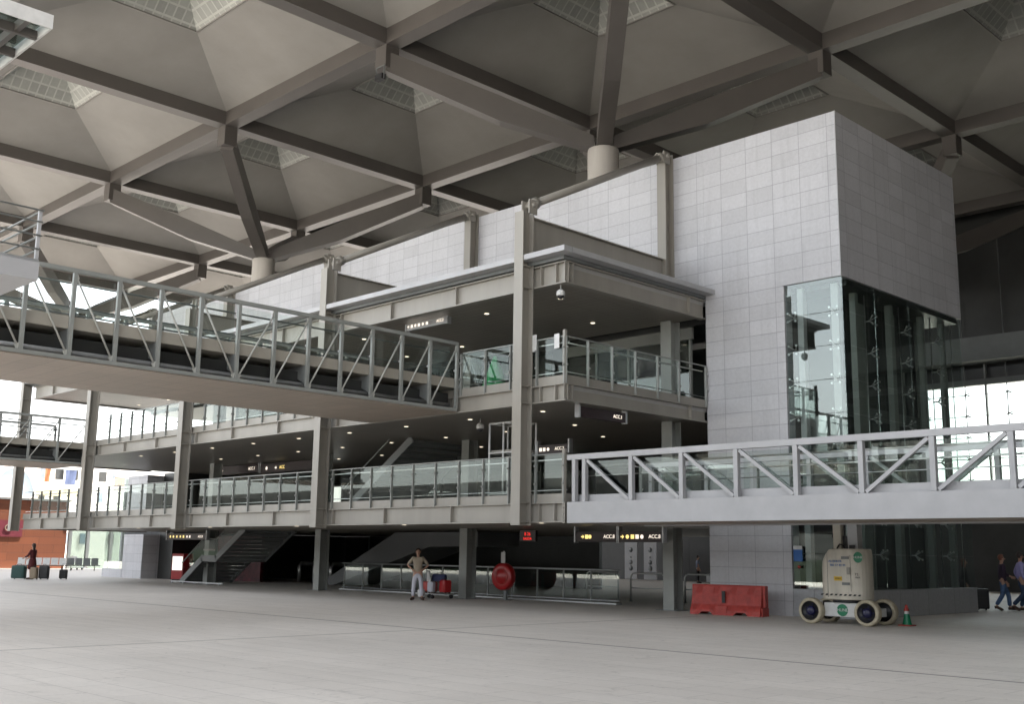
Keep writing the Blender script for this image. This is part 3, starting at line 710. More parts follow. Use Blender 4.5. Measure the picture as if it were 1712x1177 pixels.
# ------------------------------------------------------------------ staircases
def stair(name,label,x0,z0,x1,z1,y0,y1,landing=None,base=False,glz=True):
    t=thing(name,label,'staircase')
    segs=[(x0,z0,landing[0],landing[2]),(landing[1],landing[2],x1,z1)] if landing else [(x0,z0,x1,z1)]
    for yy in (y0,y1):
        m=MB()
        for a,b,c,d in segs: m.bar((a,yy,b+.05),(c,yy,d+.05),.06,.30)
        if landing: m.box((landing[0]-.1,yy-.03,landing[2]-.1),(landing[1]+.1,yy+.03,landing[2]+.2))
        obj('stringer',m,'steel_dark',t)
        r=MB()
        pts=[(x0,yy,z0+1.0)]+([(landing[0],yy,landing[2]+1.0),(landing[1],yy,landing[2]+1.0)] if landing else [])+[(x1,yy,z1+1.0)]
        r.tube(pts,.025,8)
        obj('handrail',r,'steel_green',t)
        for p,q_ in (zip(pts[:-1],pts[1:]) if glz else ()):
            p=Vector(p); q_=Vector(q_); g_=MB(); g_.add([p+Vector((0,0,-.85)),q_+Vector((0,0,-.85)),q_+Vector((0,0,-.05)),p+Vector((0,0,-.05)),p+Vector((0,.012,-.85)),q_+Vector((0,.012,-.85)),q_+Vector((0,.012,-.05)),p+Vector((0,.012,-.05))],[(0,1,2,3),(7,6,5,4),(0,4,5,1),(1,5,6,2),(2,6,7,3),(3,7,4,0)]); obj('glass_panel',g_,'glass_rail',t)
    for a,b,c,d in segs:
        n=max(2,round((d-b)/.17))
        for k in range(n):
            f=(k+1)/n; x=a+(c-a)*f; z=b+(d-b)*f
            m=MB(); m.box((x-.30,y0+.04,z-.04),(x,y1-.04,z)); m.box((x-.30,y0+.04,z-.16),(x-.285,y1-.04,z-.04)); obj('tread',m,'steel_dark',t)
    if landing:
        m=MB(); m.box((landing[0],y0+.04,landing[2]-.12),(landing[1],y1-.04,landing[2])); obj('landing',m,'steel_dark',t)
        m=MB(); m.box((landing[0]+.1,y0-.02,landing[2]+.42),(landing[1]-.1,y0+.02,landing[2]+.50)); obj('landing_plate',m,'steel',t)
    if base:
        m=MB(); m.box((x0-.6,y0-.25,.06),(x0+4.5,y0-.20,.12)); 
        for k in range(5): m.box((x0-.5+k*1.15,y0-.26,0),(x0-.42+k*1.15,y0-.19,.06))
        obj('kerb_rail',m,'gal',t)
    return t
stair('staircase','open tread steel staircase with a landing rising from the forecourt under the lower deck',-52.2,0,-46.4,2.66,28.2,31.0,(-50.2,-48.9,1.22),True)
stair('staircase','dark staircase between the lower and upper decks seen from beneath',-36.9,3.2,-32.6,5.95,26.9,30.0,glz=False)

# escalator hall under the deck: balustrade rail and screens
t=thing('glass_screen','long glass and rail screen under the lower deck beside the sloping soffit','screen')
for i in range(12):
    x=-41.5+i*1.35
    m=MB(); m.box((x-.025,30.5,0),(x+.025,30.55,1.15)); obj('post',m,'steel_green',t)
    m=MB(); m.box((x+.05,30.51,.18),(x+1.30,30.525,1.06)); obj('glass_panel',m,'glass_rail',t)
m=MB(); m.tube([(-41.6,30.46,1.18),(-25.3,30.46,1.18)],.035,8); m.tube([(-41.6,30.46,.12),(-25.3,30.46,.12)],.03,8); m.box((-41.6,30.3,.0),(-25.3,30.6,.05)); obj('rail',m,'gal',t)
def gate(x,y,rz,label):
    t=thing('crowd_rail',label,'rail',(x,y,0),rz,'hooped steel rails in the hall under the deck')
    m=MB(); m.tube([(-.75,0,0),(-.75,0,.92),(-.70,0,1.0),(-.62,0,1.05),(.62,0,1.05),(.70,0,1.0),(.75,0,.92),(.75,0,0)],.035,8); m.tube([(-.75,0,.5),(.75,0,.5)],.02,6); obj('hoop',m,'stainless',t)
    for s in (-.75,.75):
        m=MB(); m.lathe([(.001,0),(.09,0),(.09,.02),(.001,.02)],(s,0,0),n=12); obj('foot',m,'steel_dark',t)
gate(-28.6,33.4,.1,'hooped steel rail nearest the dark doorway, left of the other two')
gate(-26.2,33.2,.1,'middle hooped steel rail under the lit hanging signs')
gate(-24.2,33.9,.1,'hooped steel rail standing just left of the two pale posters')
for k in range(5):
    t=thing('ticket_gate',['rounded steel ticket gate behind the staircase, first from the left','second ticket gate from the left behind the staircase','middle ticket gate behind the staircase','fourth ticket gate from the left behind the staircase','last ticket gate on the right behind the staircase'][k],'ticket gate',(-52.5+k*1.5,36.0,0),0,'ticket gates behind the ground staircase')
    m=MB(); m.tube([(0,-.5,0),(0,-.5,.85),(0,-.38,1.0),(0,.38,1.0),(0,.5,.85),(0,.5,0)],.13,10); obj('hoop',m,'stainless',t)
    m=MB(); m.box((-.08,-.4,.1),(.08,.4,.85)); obj('panel',m,'glass_dark',t)

# ------------------------------------------------------------------ signs
def sign(label,x0,x1,y,z0,z1,items,facing='y',face='sign_face'):
    """items: (position 0..1, text, material)"""
    t=thing('hanging_sign',label,'sign')
    m=MB()
    if facing=='y': m.box((x0,y,z0),(x1,y+.14,z1))
    else: m.box((y-.14,x0,z0),(y,x1,z1))
    obj('sign_box',m,face,t,bevel=.006)
    for e in (x0-.06,x1):
        m=MB()
        if facing=='y': m.box((e,y-.02,z0-.02),(e+.06,y+.16,z1+.16))
        else: m.box((y-.16,e,z0-.02),(y+.02,e+.06,z1+.16))
        obj('end_cap',m,'gal',t)
    h=(z1-z0)
    for pos,tx,mt in items:
        p=x0+(x1-x0)*pos; mtx=face_negy(Vector((p,y-.008,(z0+z1)/2))) if facing=='y' else face_posx(Vector((y+.008,p,(z0+z1)/2)))
        if tx in ('>','o','p'):
            m=MB(); s_=h*.20
            if tx=='>': m.prism([(-s_,-.3*s_),(0,-.3*s_),(0,-s_),(s_*1.1,0),(0,s_),(0,.3*s_),(-s_,.3*s_)],0,.006,'z')
            elif tx=='o': m.prism([(s_*math.cos(a*PI/6),s_*math.sin(a*PI/6)) for a in range(12)],0,.006,'z')
            else: m.prism([(-s_,-s_),(s_,-s_),(s_,s_),(-s_,s_)],0,.006,'z')
            me=m.mesh('pictogram'); me.transform(mtx); link('pictogram',me,mt,t)
        else: text('lettering',tx,h*.50,mt,t,mtx)
    return t
sign('lit sign with a row of white pictograms hung under the top canopy',-29.1,-27.0,23.6,9.24,9.50,[(.05,'>','sign_w'),(.14,'p','sign_w'),(.23,'o','sign_w'),(.32,'p','sign_w'),(.42,'o','sign_w'),(.52,'p','sign_w'),(.84,'ACC.2','sign_w')],face='gal')
sign('black sign with yellow arrow under the deck, left of the one before the posters',-25.15,-23.35,28.0,2.13,2.47,[(.18,'>','sign_y'),(.28,'p','sign_y'),(.36,'o','sign_y'),(.82,'ACC.8','sign_w')])
sign('black sign with yellow and white pictograms directly in front of the two pale posters',-23.25,-21.5,28.0,2.13,2.47,[(.08,'>','sign_y'),(.2,'o','sign_y'),(.32,'p','sign_y'),(.43,'p','sign_w'),(.54,'o','sign_w'),(.83,'ACC.8','sign_w')])
sign('long black sign with a row of yellow dots above the ground staircase',-53.6,-49.6,28.0,2.16,2.48,[(.1,'o','sign_y'),(.18,'o','sign_y'),(.27,'o','sign_y'),(.36,'o','sign_y'),(.44,'p','sign_y'),(.53,'o','sign_w'),(.6,'p','sign_w'),(.86,'ACC.8','sign_w')])
sign('dark hanging sign on the lower deck with one white arrow at its left end',-52.4,-48.4,30.0,5.55,6.0,[(.12,'>','sign_w'),(.84,'ACC.1','sign_w')])
sign('dark hanging sign on the lower deck with yellow lettering, right of the white arrow sign',-48.2,-43.6,30.0,5.5,5.95,[(.12,'o','sign_w'),(.3,'>','sign_w'),(.42,'ACC','sign_y')])
sign('small lit sign just right of the tall front column on the lower deck',-26.0,-24.6,27.0,5.05,5.35,[(.1,'p','sign_w'),(.22,'p','sign_w'),(.35,'o','sign_w'),(.72,'ACC.2','sign_w')])
sign('dark sign hung below the upper deck at its right end, reading in white',23.5,25.55,-20.95,5.62,5.92,[(.82,'ACC.1','sign_w')],'x')
t=thing('hanging_sign','small red lit sign under the lower deck beside the green column','sign'); m=MB(); m.box((-28.8,29.0,2.16),(-28.0,29.1,2.55)); obj('sign_box',m,'sign_face',t)
text('lettering','B 26',.17,'sign_r',t,face_negy(Vector((-28.4,28.99,2.42)))); text('lettering','SALIDA',.13,'sign_r',t,face_negy(Vector((-28.4,28.99,2.25))))

# ------------------------------------------------------------------ cameras
def cctv(x,y,z,label):
    t=thing('dome_camera',label,'security camera',(x,y,z),0,'white dome security cameras')
    m=MB(); m.tube([(0,0,0),(0,0,-.16)],.018,8); obj('stem',m,'steel_pale',t)
    m=MB(); m.lathe([(.001,-.14),(.06,-.15),(.12,-.20),(.13,-.30),(.12,-.33),(.001,-.33)],n=18); obj('housing',m,'white',t)
    m=MB(); m.lathe([(.10,-.33),(.09,-.38),(.05,-.42),(.001,-.43)],n=16); obj('dome',m,'black',t)
cctv(-21.1,22.8,9.42,'white dome camera hung under the top canopy at its free corner')
cctv(-25.9,24.2,6.0,'white dome camera under the upper deck left of the tall front column')

# ------------------------------------------------------------------ mobile mast lift
def lift():
    t=thing('mast_lift','cream self propelled mast lift with green round emblems parked before the glass corner','mast lift',(-14.85,27.35,0),R(3))
    m=MB(); m.box((-.50,-.42,.20),(.52,.42,.56)); m.box((-.66,-.30,.22),(.9,.30,.44)); obj('chassis',m,'white',t,bevel=.02)
    m=MB(); m.box((-.64,-.46,.14),(-.56,-.36,.60)); m.box((-.60,-.44,.30),(-.50,-.40,.36)); obj('outrigger',m,'white',t)
    for x,y in ((-.80,-.52),(.76,-.52),(-.80,.50),(.76,.50)):
        s=-1 if y<0 else 1
        wh=MB(); wh.lathe([(.250,-.12),(.315,-.12),(.335,-.09),(.335,.09),(.315,.12),(.250,.12),(.250,-.12)],(x,y,.335),'y',32); w_=obj('wheel',wh,'tyre',t)
        m=MB(); m.lathe([(.249,-.10),(.249,.10)],(x,y,.335),'y',24); m.lathe([(.001,s*.03),(.24,s*.045),(.249,s*.085)],(x,y,.335),'y',24); obj('rim',m,'black',w_)
        m=MB(); m.lathe([(.001,s*.12),(.07,s*.12),(.12,s*.09),(.13,s*.03)],(x,y,.335),'y',16); 
        for k in range(5): a=2*PI*k/5; m.lathe([(.001,s*.07),(.02,s*.07),(.02,s*.04)],(x+.17*math.cos(a),y,.335+.17*math.sin(a)),'y',6)
        obj('hub',m,'blue_hub',w_)
    # turret: rounded housing with one chamfered shoulder
    out=[]
    for k in range(28):
        a=2*PI*k/28; c_,s_=math.cos(a),math.sin(a)
        e=.80; x=.66*abs(c_)**e*(1 if c_>0 else -1); y=.46*abs(s_)**e*(1 if s_>0 else -1); out.append((x,y))
    m=MB(); rings=[(.64,.96),(.66,.995),(.80,1.0),(1.78,1.0),(1.93,.975),(1.96,.94)]
    vs=[]
    for z,k in rings:
        for x,y in out:
            zz=z
            xx=x*k
            if z>1.7: 
                d=max(0,(-xx-.30)); zz=z-d*1.05
            vs.append((xx,y*k,zz))
    n=28; fs=[(i*n+k,i*n+(k+1)%n,(i+1)*n+(k+1)%n,(i+1)*n+k) for i in range(len(rings)-1) for k in range(n)]
    fs+=[tuple(range(n-1,-1,-1)),tuple(range((len(rings)-1)*n,len(rings)*n))]
    m.add(vs,fs,False); obj('turret',m,'cream',t)
    m=MB(); m.lathe([(.001,.565),(.40,.565),(.40,.638),(.001,.638)],n=24); obj('slewing_ring',m,'black',t)
    m=MB()
    for k in range(9): m.add([(-.56+k*.13,-.470,.745),(-.49+k*.13,-.470,.745),(-.46+k*.13,-.470,.79),(-.53+k*.13,-.470,.79)],[(0,1,2,3)])
    obj('warning_stripe',m,'black',t)
    m=MB(); m.box((-.345,-.468,.70),(-.338,-.462,1.93)); m.box((.30,-.468,.86),(.306,-.462,1.80)); obj('door_seam',m,'black',t)
    for z in (1.02,1.69):
        m=MB(); m.box((.06,-.478,z),(.27,-.464,z+.07)); m.box((.14,-.485,z+.02),(.26,-.478,z+.05)); obj('latch',m,'steel_dark',t)
    m=MB(); m.box((.20,-.478,1.30),(.29,-.464,1.48)); obj('latch',m,'steel',t)
    m=MB(); m.box((-.16,-.472,1.13),(.06,-.464,1.24)); d_=obj('warning_label',m,'yellow',t)
    text('lettering','AVISO',.055,'black',t,face_negy(Vector((-.05,-.474,1.185))))
    text('lettering','ALQUILER',.082,'bluetarp',t,face_negy(Vector((-.12,-.468,1.63)))); text('lettering','902 17 42 44',.082,'bluetarp',t,face_negy(Vector((-.05,-.468,1.53))))
    def disc(x,y,z,r,mtf,nm,rx=1.0):
        m=MB(); m.prism([(r*rx*math.cos(2*PI*k/28),r*math.sin(2*PI*k/28)) for k in range(28)],0,.004,'z')
        me=m.mesh('emblem'); me.transform(mtf(Vector((x,y,z)))); e_=link('emblem',me,'green',t)
        text('lettering','HUNE',r*.72*rx,'white',e_,mtf(Vector((x,y,z)))@Matrix.Translation((0,0,.008)))
    disc(.02,-.425,.375,.155,face_negy,'e')
    disc(.52,-.455,1.74,.14,lambda p: Matrix.Translation(p)@Matrix.Rotation(R(12),4,'Z')@Matrix.Rotation(PI/2,4,'X'),'e',.85)
    text('lettering','T2',.09,'black',t,face_negy(Vector((.47,-.472,1.30)))); text('lettering','MAX',.06,'black',t,face_negy(Vector((.50,-.470,1.22))))
    m=MB(); m.box((-.32,-.12,1.95),(-.10,.14,3.05)); obj('mast',m,'cream',t,bevel=.01)
    m=MB(); m.box((.08,-.10,1.95),(.36,.2,3.05)); obj('mast_section',m,'steel_pale',t,bevel=.01)
    m=MB(); m.box((-.08,-.02,1.95),(.02,.1,2.3)); m.box((-.06,0,2.3),(-.03,.05,3.0)); m.tube([(-.2,-.15,1.97),(-.1,-.2,2.08),(.0,-.2,2.05),(.05,-.15,1.97)],.02,6); m.tube([(-.33,-.1,2.3),(-.35,-.1,2.3)],.05,8); m.tube([(-.33,-.1,2.75),(-.35,-.1,2.75)],.05,8); m.box((.15,-.16,1.96),(.28,-.1,2.06)); obj('cable_chain',m,'black',t)
lift()

# ------------------------------------------------------------------ barrier, cone, hose reel
def barrier():
    t=thing('water_barrier','red plastic water filled barrier against the granite wall, one end block attached','barrier',(-19.25,28.25,0),R(8))
    m=MB(); n=24; L=1.13
    prof=lambda x:0.06*abs(math.sin(x*PI*2.2))
    vs=[];zs=[(0,.29),(.14,.28),(.30,.20),(.62,.13),(.84,.12),(.88,.10)]
    for sgn in (-1,1):
        for z,w_ in zs:
            for i in range(n+1):
                x=-L+2*L*i/n; gv=.035 if (i%6) in (2,3) and .1<z<.8 else 0
                vs.append((x,sgn*(w_-gv),z+ (.09 if z==0 and (i%12) in (4,5,6,7) else 0)))
    k=len(zs); fs=[]
    for s_ in range(2):
        o=s_*k*(n+1)
        for j in range(k-1):
            for i in range(n):
                a=o+j*(n+1)+i; f=(a,a+1,a+n+2,a+n+1); fs.append(f if s_==0 else f[::-1])
    o=k*(n+1)
    for i in range(n):
        fs.append(((k-1)*(n+1)+i,(k-1)*(n+1)+i+1,o+(k-1)*(n+1)+i+1,o+(k-1)*(n+1)+i))
    for i in (0,n):
        for j in range(k-1): fs.append((j*(n+1)+i,(j+1)*(n+1)+i,o+(j+1)*(n+1)+i,o+j*(n+1)+i))
    m.add(vs,fs); obj('body',m,'red',t)
    m=MB(); m.box((-.10,-.235,.36),(.0,-.20,.70)); obj('grip_slot',m,'black',t)
    m=MB(); m.box((-.28,-.29,.02),(.08,-.27,.26)); obj('drain_panel',m,'red',t)
    m=MB(); m.box((L+.005,-.10,.25),(L+.10,.10,.88)); m.box((L+.01,-.22,0),(L+.06,.22,.24)); obj('coupling',m,'red',t,bevel=.01)
barrier()
t=thing('traffic_cone','small red, white and green traffic cone on the paving right of the mast lift','cone',(-13.62,28.1,0),0).scale=(.9,.9,.9); t=COL.objects['traffic_cone']
m=MB(); m.box((-.19,-.19,0),(.19,.19,.035)); obj('base',m,'red',t,bevel=.01)
m=MB(); m.lathe([(.135,.035),(.115,.12),(.075,.34)],n=20); obj('lower_cone',m,'green',t)
m=MB(); m.lathe([(.075,.34),(.058,.43)],n=20); obj('white_band',m,'white',t)
m=MB(); m.lathe([(.075,.42),(.085,.44),(.055,.50),(.03,.60),(.001,.60)],n=20); obj('cap',m,'red',t)
t=thing('hose_reel','round red reel housing on a post with a white notice above, under the deck','hose reel',(-30.0,29.45,0),R(5))
m=MB(); m.box((-.06,.0,0),(.06,.1,.95)); m.box((-.2,-.12,0),(.2,.2,.02)); obj('post',m,'steel_dark',t)
m=MB(); m.lathe([(.001,-.16),(.22,-.16),(.24,-.14),(.30,-.14),(.46,-.15),(.50,-.10),(.50,.10),(.46,.15),(.001,.15)],(0,-.08,.86),'y',36); obj('reel_housing',m,'redgloss',t)
m=MB(); m.lathe([(.27,-.17),(.30,-.175),(.30,-.16)],(0,-.08,.86),'y',36); obj('rim_ring',m,'red',t)
m=MB(); m.box((-.14,-.08,1.32),(.06,-.06,1.76)); m.box((-.05,-.059,1.2),(.0,-.03,1.8)); obj('notice',m,'white',t)

# upper-deck odds and ends
t=thing('notice_sheet','white paper notice fixed to the upper balcony glass just right of the front column','notice'); m=MB(); m.box((-22.02,22.56,7.50),(-21.82,22.566,8.0)); obj('sheet',m,'white',t)
t=thing('notice_sheet','white paper notice fixed to the upper balcony glass at the corner post','notice'); m=MB(); m.box((-21.12,22.56,7.50),(-20.92,22.566,7.92)); obj('sheet',m,'white',t)
t=thing('safety_netting','cone of green netting standing on the upper deck behind the glass','netting',(-26.1,25.0,6.5))
m=MB(); vs=[]; n=20
for j,(r,z) in enumerate([(.55,0),(.46,.4),(.33,.9),(.2,1.3),(.06,1.68),(.01,1.7)]):
    for k in range(n): a=2*PI*k/n; rr=r*(1+.12*math.sin(5*a+j)); vs.append((rr*math.cos(a),rr*math.sin(a),z))
m.add(vs,[(i*n+k,i*n+(k+1)%n,(i+1)*n+(k+1)%n,(i+1)*n+k) for i in range(5) for k in range(n)],True); obj('netting',m,'greencloth',t)
m=MB()
for dx in (-1,1):
    m.tube([(dx*.9-1.6,.3,0),(dx*.1-1.6,.3,1.75)],.03,6); m.tube([(dx*.9-1.6,1.2,0),(dx*.1-1.6,1.2,1.75)],.03,6)
t2=thing('steel_trestle','dark steel trestle on the upper deck beside the green netting','trestle',(-26.1,25.0,6.5)); m.tube([(-1.6,.3,1.75),(-1.6,1.2,1.75)],.03,6); obj('frame',m,'steel_dark',t2)
t=thing('access_tower','white tube access tower on castors on the lower deck behind the tall front column','tower',(-24.2,24.0,3.15))
m=MB()
for x in (-.62,0,.62):
    for y in (-.4,.4): m.tube([(x,y,.12),(x,y,2.55)],.03,8)
for z in (.35,1.62,2.54):
    for y in (-.4,.4): m.tube([(-.62,y,z),(.62,y,z)],.028,8)
    for x in (-.62,0,.62): m.tube([(x,-.4,z),(x,.4,z)],.022,8)
obj('frame',m,'white',t)
m=MB(); m.box((-.6,-.38,1.66),(.6,.38,1.70)); obj('deck_board',m,'steel',t)
m=MB(); 
for x in (-.62,.62):
    for y in (-.4,.4): m.lathe([(.001,-.03),(.07,-.03),(.07,.03),(.001,.03)],(x,y,.07),'y',12)
obj('castor',m,'black',t)
t=thing('light_box','small bright white light box at the back of the lower deck','light box'); m=MB(); m.box((-46.6,33.0,4.0),(-45.6,33.1,4.9)); obj('panel',m,'sign_panel',t); m=MB(); m.box((-46.7,33.11,3.2),(-45.5,33.25,5.0)); obj('case',m,'black',t)
for k,(x,lab) in enumerate(((-49.6,'left pale poster board with a column of round symbols in the hall'),(-47.9,'right pale poster board with a column of round symbols in the hall'))):
    t=thing('poster_board',lab,'poster',(x,61.0,0),0,'pale poster boards at the back of the hall')
    m=MB(); m.box((-.55,0,.1),(.55,.08,2.62)); obj('board',m,'steel_pale',t)
    for z,r in ((2.1,.17),(1.6,.07),(1.25,.16),(.85,.19)):
        m=MB(); m.lathe([(.001,-.012),(r,-.012),(r,-.004)],(0,0,z),'y',14); obj('symbol',m,'steel_dark',t)

# ------------------------------------------------------------------ left background
def backdrop():
    t=thing('orange_wall','orange brown panelled wall behind the row of seats at the far left','wall')
    m=MB(); m.box((-91,22,0),(-90,38.2,5.35)); obj('wall_face',m,'orange',t)
    m=MB(); m.box((-89.98,22,2.45),(-89.9,34.6,3.75)); obj('fascia_band',m,'maroon',t)
    m=MB(); m.tube([(-89.85,33.55+.32*math.cos(R(a)),3.15+.24*math.sin(R(a))) for a in range(50,330,20)],.035,6); obj('emblem',m,'olive',t)
    m=MB(); m.box((-91.2,22,5.36),(-89.8,38.3,5.5)); obj('coping',m,'steel_dark',t)
    t=thing('entrance_lobby','dark framed glass lobby right of the orange wall','lobby')
    for y in (38.5,40.0,42.0,44.5):
        m=MB(); m.box((-90.2,y-.12,0),(-89.9,y+.12,4.2)); obj('frame_post',m,'steel_dark',t)
    m=MB(); m.box((-90.3,38.3,3.6),(-89.8,44.8,4.4)); obj('head_beam',m,'steel_dark',t)
    m=MB(); m.box((-90.05,38.6,0),(-90.03,44.4,3.6)); obj('glazing',m,'glass_dark',t)
    t=thing('vaulted_building','pale pink building with grey arched glazing above the orange wall','building')
    m=MB(); m.box((-165,20,0),(-150,58.3,14.2)); obj('wall',m,'pink',t)
    for k in range(4):
        y=56.0-k*6.3; m=MB(); m.prism([(y+2.6*math.cos(R(a)),8.3+3.6*math.sin(R(a))) for a in range(0,181,15)],-149.9,-149.7,'x'); obj('arched_window',m,'bluegrey',t)
        m=MB(); m.tube([(-149.6,y+2.75*math.cos(R(a)),8.3+3.75*math.sin(R(a))) for a in range(0,181,15)],.16,6); obj('arch_rim',m,'whitewash',t)
    t=thing('apartment_block','pale apartment block with small dark windows seen between the decks at far left','building')
    m=MB(); m.box((-175,58.6,0),(-152,72,16)); m.box((-174,72.01,0),(-154,96,13)); obj('wall',m,'whitewash',t)
    m=MB(); m.box((-151.99,59.0,8.6),(-151.2,66.4,9.5)); obj('balcony',m,'tan',t)
    random.seed(3)
    for i in range(6):
        for j in range(5):
            y=60.2+i*2.05; z=2.2+j*2.9
            if random.random()<.75:
                m=MB(); m.box((-151.99,y,z),(-151.8,y+.75+.3*(j%2),z+1.4)); obj('window',m,'dark' if random.random()<.7 else 'bluegrey',t)
    for y,z,mt,lab in ((63.2,12.2,'flag_b','blue banner hung from the pale apartment block'),(60.4,12.4,'flag_o','narrow orange banner hung left of the blue banner'),(70.3,11.6,'flag_o','broad orange banner seen just right of the second deck column')):
        t=thing('banner',lab,'banner'); m=MB()
        vs=[]; 
        for i in range(7):
            for j in range(5): vs.append((-151.0+.12*math.sin(i*1.3+j),y+(1.5*i/6)*(.5 if 'narrow' in lab else 1),z-2.0*j/4))
        m.add(vs,[(i*5+j,i*5+j+1,(i+1)*5+j+1,(i+1)*5+j) for i in range(6) for j in range(4)],True); obj('cloth',m,mt,t)
        m=MB(); m.tube([(-151.9,y,z+.02),(-151.0,y,z+.02)],.04,6); m.tube([(-151,y-.1,z+.02),(-151,y+1.6,z+.02)],.04,6); obj('pole',m,'steel_dark',t)
    t=thing('office_block','long low pale office block far behind the lobby','building')
    m=MB(); m.box((-220,96.5,0),(-170,170,11)); obj('wall',m,'pink',t)
    for i in range(14):
        for j in range(3): m=MB(); m.box((-169.99,98+i*5,1.5+j*3.2),(-169.8,101+i*5,3.6+j*3.2)); obj('window',m,'bluegrey',t)
backdrop()

# seats: a row of white linked seats, a row of dark ones, trolleys
def seat_row(label,x,y,rz,n,mat,grp):
    t=thing('seat_row',label,'seats',(x,y,0),rz,grp)
    for k in range(n):
        m=MB(); m.add([(k*.56+.02,-.22,.42),(k*.56+.52,-.22,.42),(k*.56+.52,.22,.40),(k*.56+.02,.22,.40),(k*.56+.02,-.22,.45),(k*.56+.52,-.22,.45),(k*.56+.52,.22,.43),(k*.56+.02,.22,.43)],[(0,3,2,1),(4,5,6,7),(0,1,5,4),(1,2,6,5),(2,3,7,6),(3,0,4,7)]); obj('seat',m,mat,t)
        m=MB(); m.bar((k*.56+.27,.23,.44),(k*.56+.27,.40,.92),.50,.03,up=(0,1,0)); obj('backrest',m,mat,t)
    m=MB(); m.box((-.1,-.04,.34),(n*.56+.1,.04,.395))
    for e in (.3,n*.56-.3):
        m.bar((e,0,.36),(e,-.32,.02),.05,.04); m.bar((e,0,.36),(e,.32,.02),.05,.04)
    obj('beam_frame',m,'black',t)
seat_row('row of white linked waiting seats before the orange wall',-82.6,31.6,R(62),6,'white','linked waiting seats')
seat_row('row of dark linked waiting seats right of the white ones',-82.0,35.0,R(68),4,'steel_dark','linked waiting seats')
def suitcase(label,x,y,rz,w,d,h,mat,handle=True,cat='suitcase',nm='suitcase'):
    t=thing(nm,label,cat,(x,y,0),rz)
    m=MB(); n=20; rings=[]; vs=[]
    for z,k in ((.05,.86),(.07,.96),(.12,1),(h-.08,1),(h-.02,.95),(h,.84)):
        for i in range(n):
            a=2*PI*i/n; c_,s_=math.cos(a),math.sin(a)
            vs.append((w/2*k*abs(c_)**.35*(1 if c_>0 else -1),d/2*k*abs(s_)**.35*(1 if s_>0 else -1),z))
    m.add(vs,[(i*n+k,i*n+(k+1)%n,(i+1)*n+(k+1)%n,(i+1)*n+k) for i in range(5) for k in range(n)]+[tuple(range(n-1,-1,-1)),tuple(range(5*n,6*n))],False); obj('shell',m,mat,t)
    m=MB(); m.box((-w/2-.006,-.012,.1),(w/2+.006,.012,h-.05)); m.box((-w*.35,-d/2-.015,h*.2),(w*.35,-d/2-.002,h*.6)); obj('pocket',m,mat,t)
    m=MB()
    if handle: m.tube([(-w*.25,d*.3,h-.02),(-w*.25,d*.3,h+.32),(w*.25,d*.3,h+.32),(w*.25,d*.3,h-.02)],.012,6)
    else: m.tube([(-w*.2,0,h-.02),(-w*.12,0,h+.07),(w*.12,0,h+.07),(w*.2,0,h-.02)],.014,6)
    obj('handle',m,'black',t)
    m=MB()
    for sx in (-1,1): m.lathe([(.001,-.02),(.04,-.02),(.04,.02),(.001,.02)],(sx*w*.36,d*.3,.04),'x',10)
    obj('wheels',m,'black',t)
    return t
suitcase('bulky dark green suitcase standing left of the woman in maroon',-60.35,23.25,R(45),.72,.42,.72,'darkgreen',False)
suitcase('tan backpack standing between the dark green suitcase and a black bag',-59.6,23.75,R(40),.36,.30,.64,'olive',False,'bag','backpack')
suitcase('rounded black bag just right of the tan backpack',-59.55,24.25,R(50),.50,.34,.72,'black',False,'bag','travel_bag')
suitcase('small upright black suitcase standing alone on the paving at left',-59.7,25.35,R(45),.40,.26,.52,'black',True)
suitcase('black wheeled suitcase trailing behind the woman in a black skirt',-16.3,39.3,R(40),.50,.32,.74,'black',True)
def trolley(label,x,y,rz):
    t=thing('luggage_trolley',label,'trolley',(x,y,0),rz,'luggage trolleys')
    m=MB(); m.tube([(-.3,-.45,.2),(.3,-.45,.2)],.02,6); 
    for s in (-.3,.3): m.tube([(s,-.5,.16),(s,.42,.2),(s,.48,1.02)],.02,8)
    m.tube([(-.3,.48,1.02),(.3,.48,1.02)],.025,8); m.tube([(-.3,.45,.6),(.3,.45,.6)],.015,6)
    for k in range(5): m.tube([(-.3,-.4+k*.2,.19),(.3,-.4+k*.2,.19)],.012,6)
    obj('frame',m,'stainless',t)
    m=MB(); m.box((-.28,.455,.62),(.28,.475,.98)); obj('advert_panel',m,'white',t)
    for p in ((-.3,.36),(.3,.36),(0,-.42)):
        m=MB(); m.lathe([(.001,-.02),(.08,-.02),(.08,.02),(.001,.02)],(p[0],p[1],.08),'x',12); obj('wheel',m,'black',t)
    return t
trolley('empty luggage trolley beside the dark seats at far left',-84.6,37.0,R(200))
trolley('luggage trolley piled with red bags next to the man in pale trousers',-32.0,28.0,R(150))
suitcase('round red holdall lying left on the loaded trolley',-32.35,27.75,R(20),.58,.40,.42,'red',False,'bag','holdall').location.z=.2
suitcase('pale canvas bag in front on the loaded trolley',-32.0,27.55,R(20),.26,.22,.42,'khaki',False,'bag','canvas_bag').location.z=.2
suitcase('white carrier bag at the foot of the loaded trolley',-32.45,27.45,R(10),.24,.2,.34,'white',False,'bag','carrier_bag')
suitcase('dark red rucksack lying right on the loaded trolley',-31.55,27.85,R(-10),.40,.34,.50,'redgloss',False,'bag','rucksack').location.z=.2
suitcase('navy sports bag on top of the pile on the loaded trolley',-31.9,27.85,R(30),.55,.30,.30,'navy',False,'bag','sports_bag').location.z=.60
t=thing('parasol','blue parasol seen behind the couple at the right edge','parasol',(-17.2,52.0,0))
m=MB(); m.lathe([(.03,0),(.03,2.7)],n=8); m.lathe([(.001,0),(.35,0),(.35,.08),(.001,.08)],n=16); obj('pole',m,'steel_dark',t)
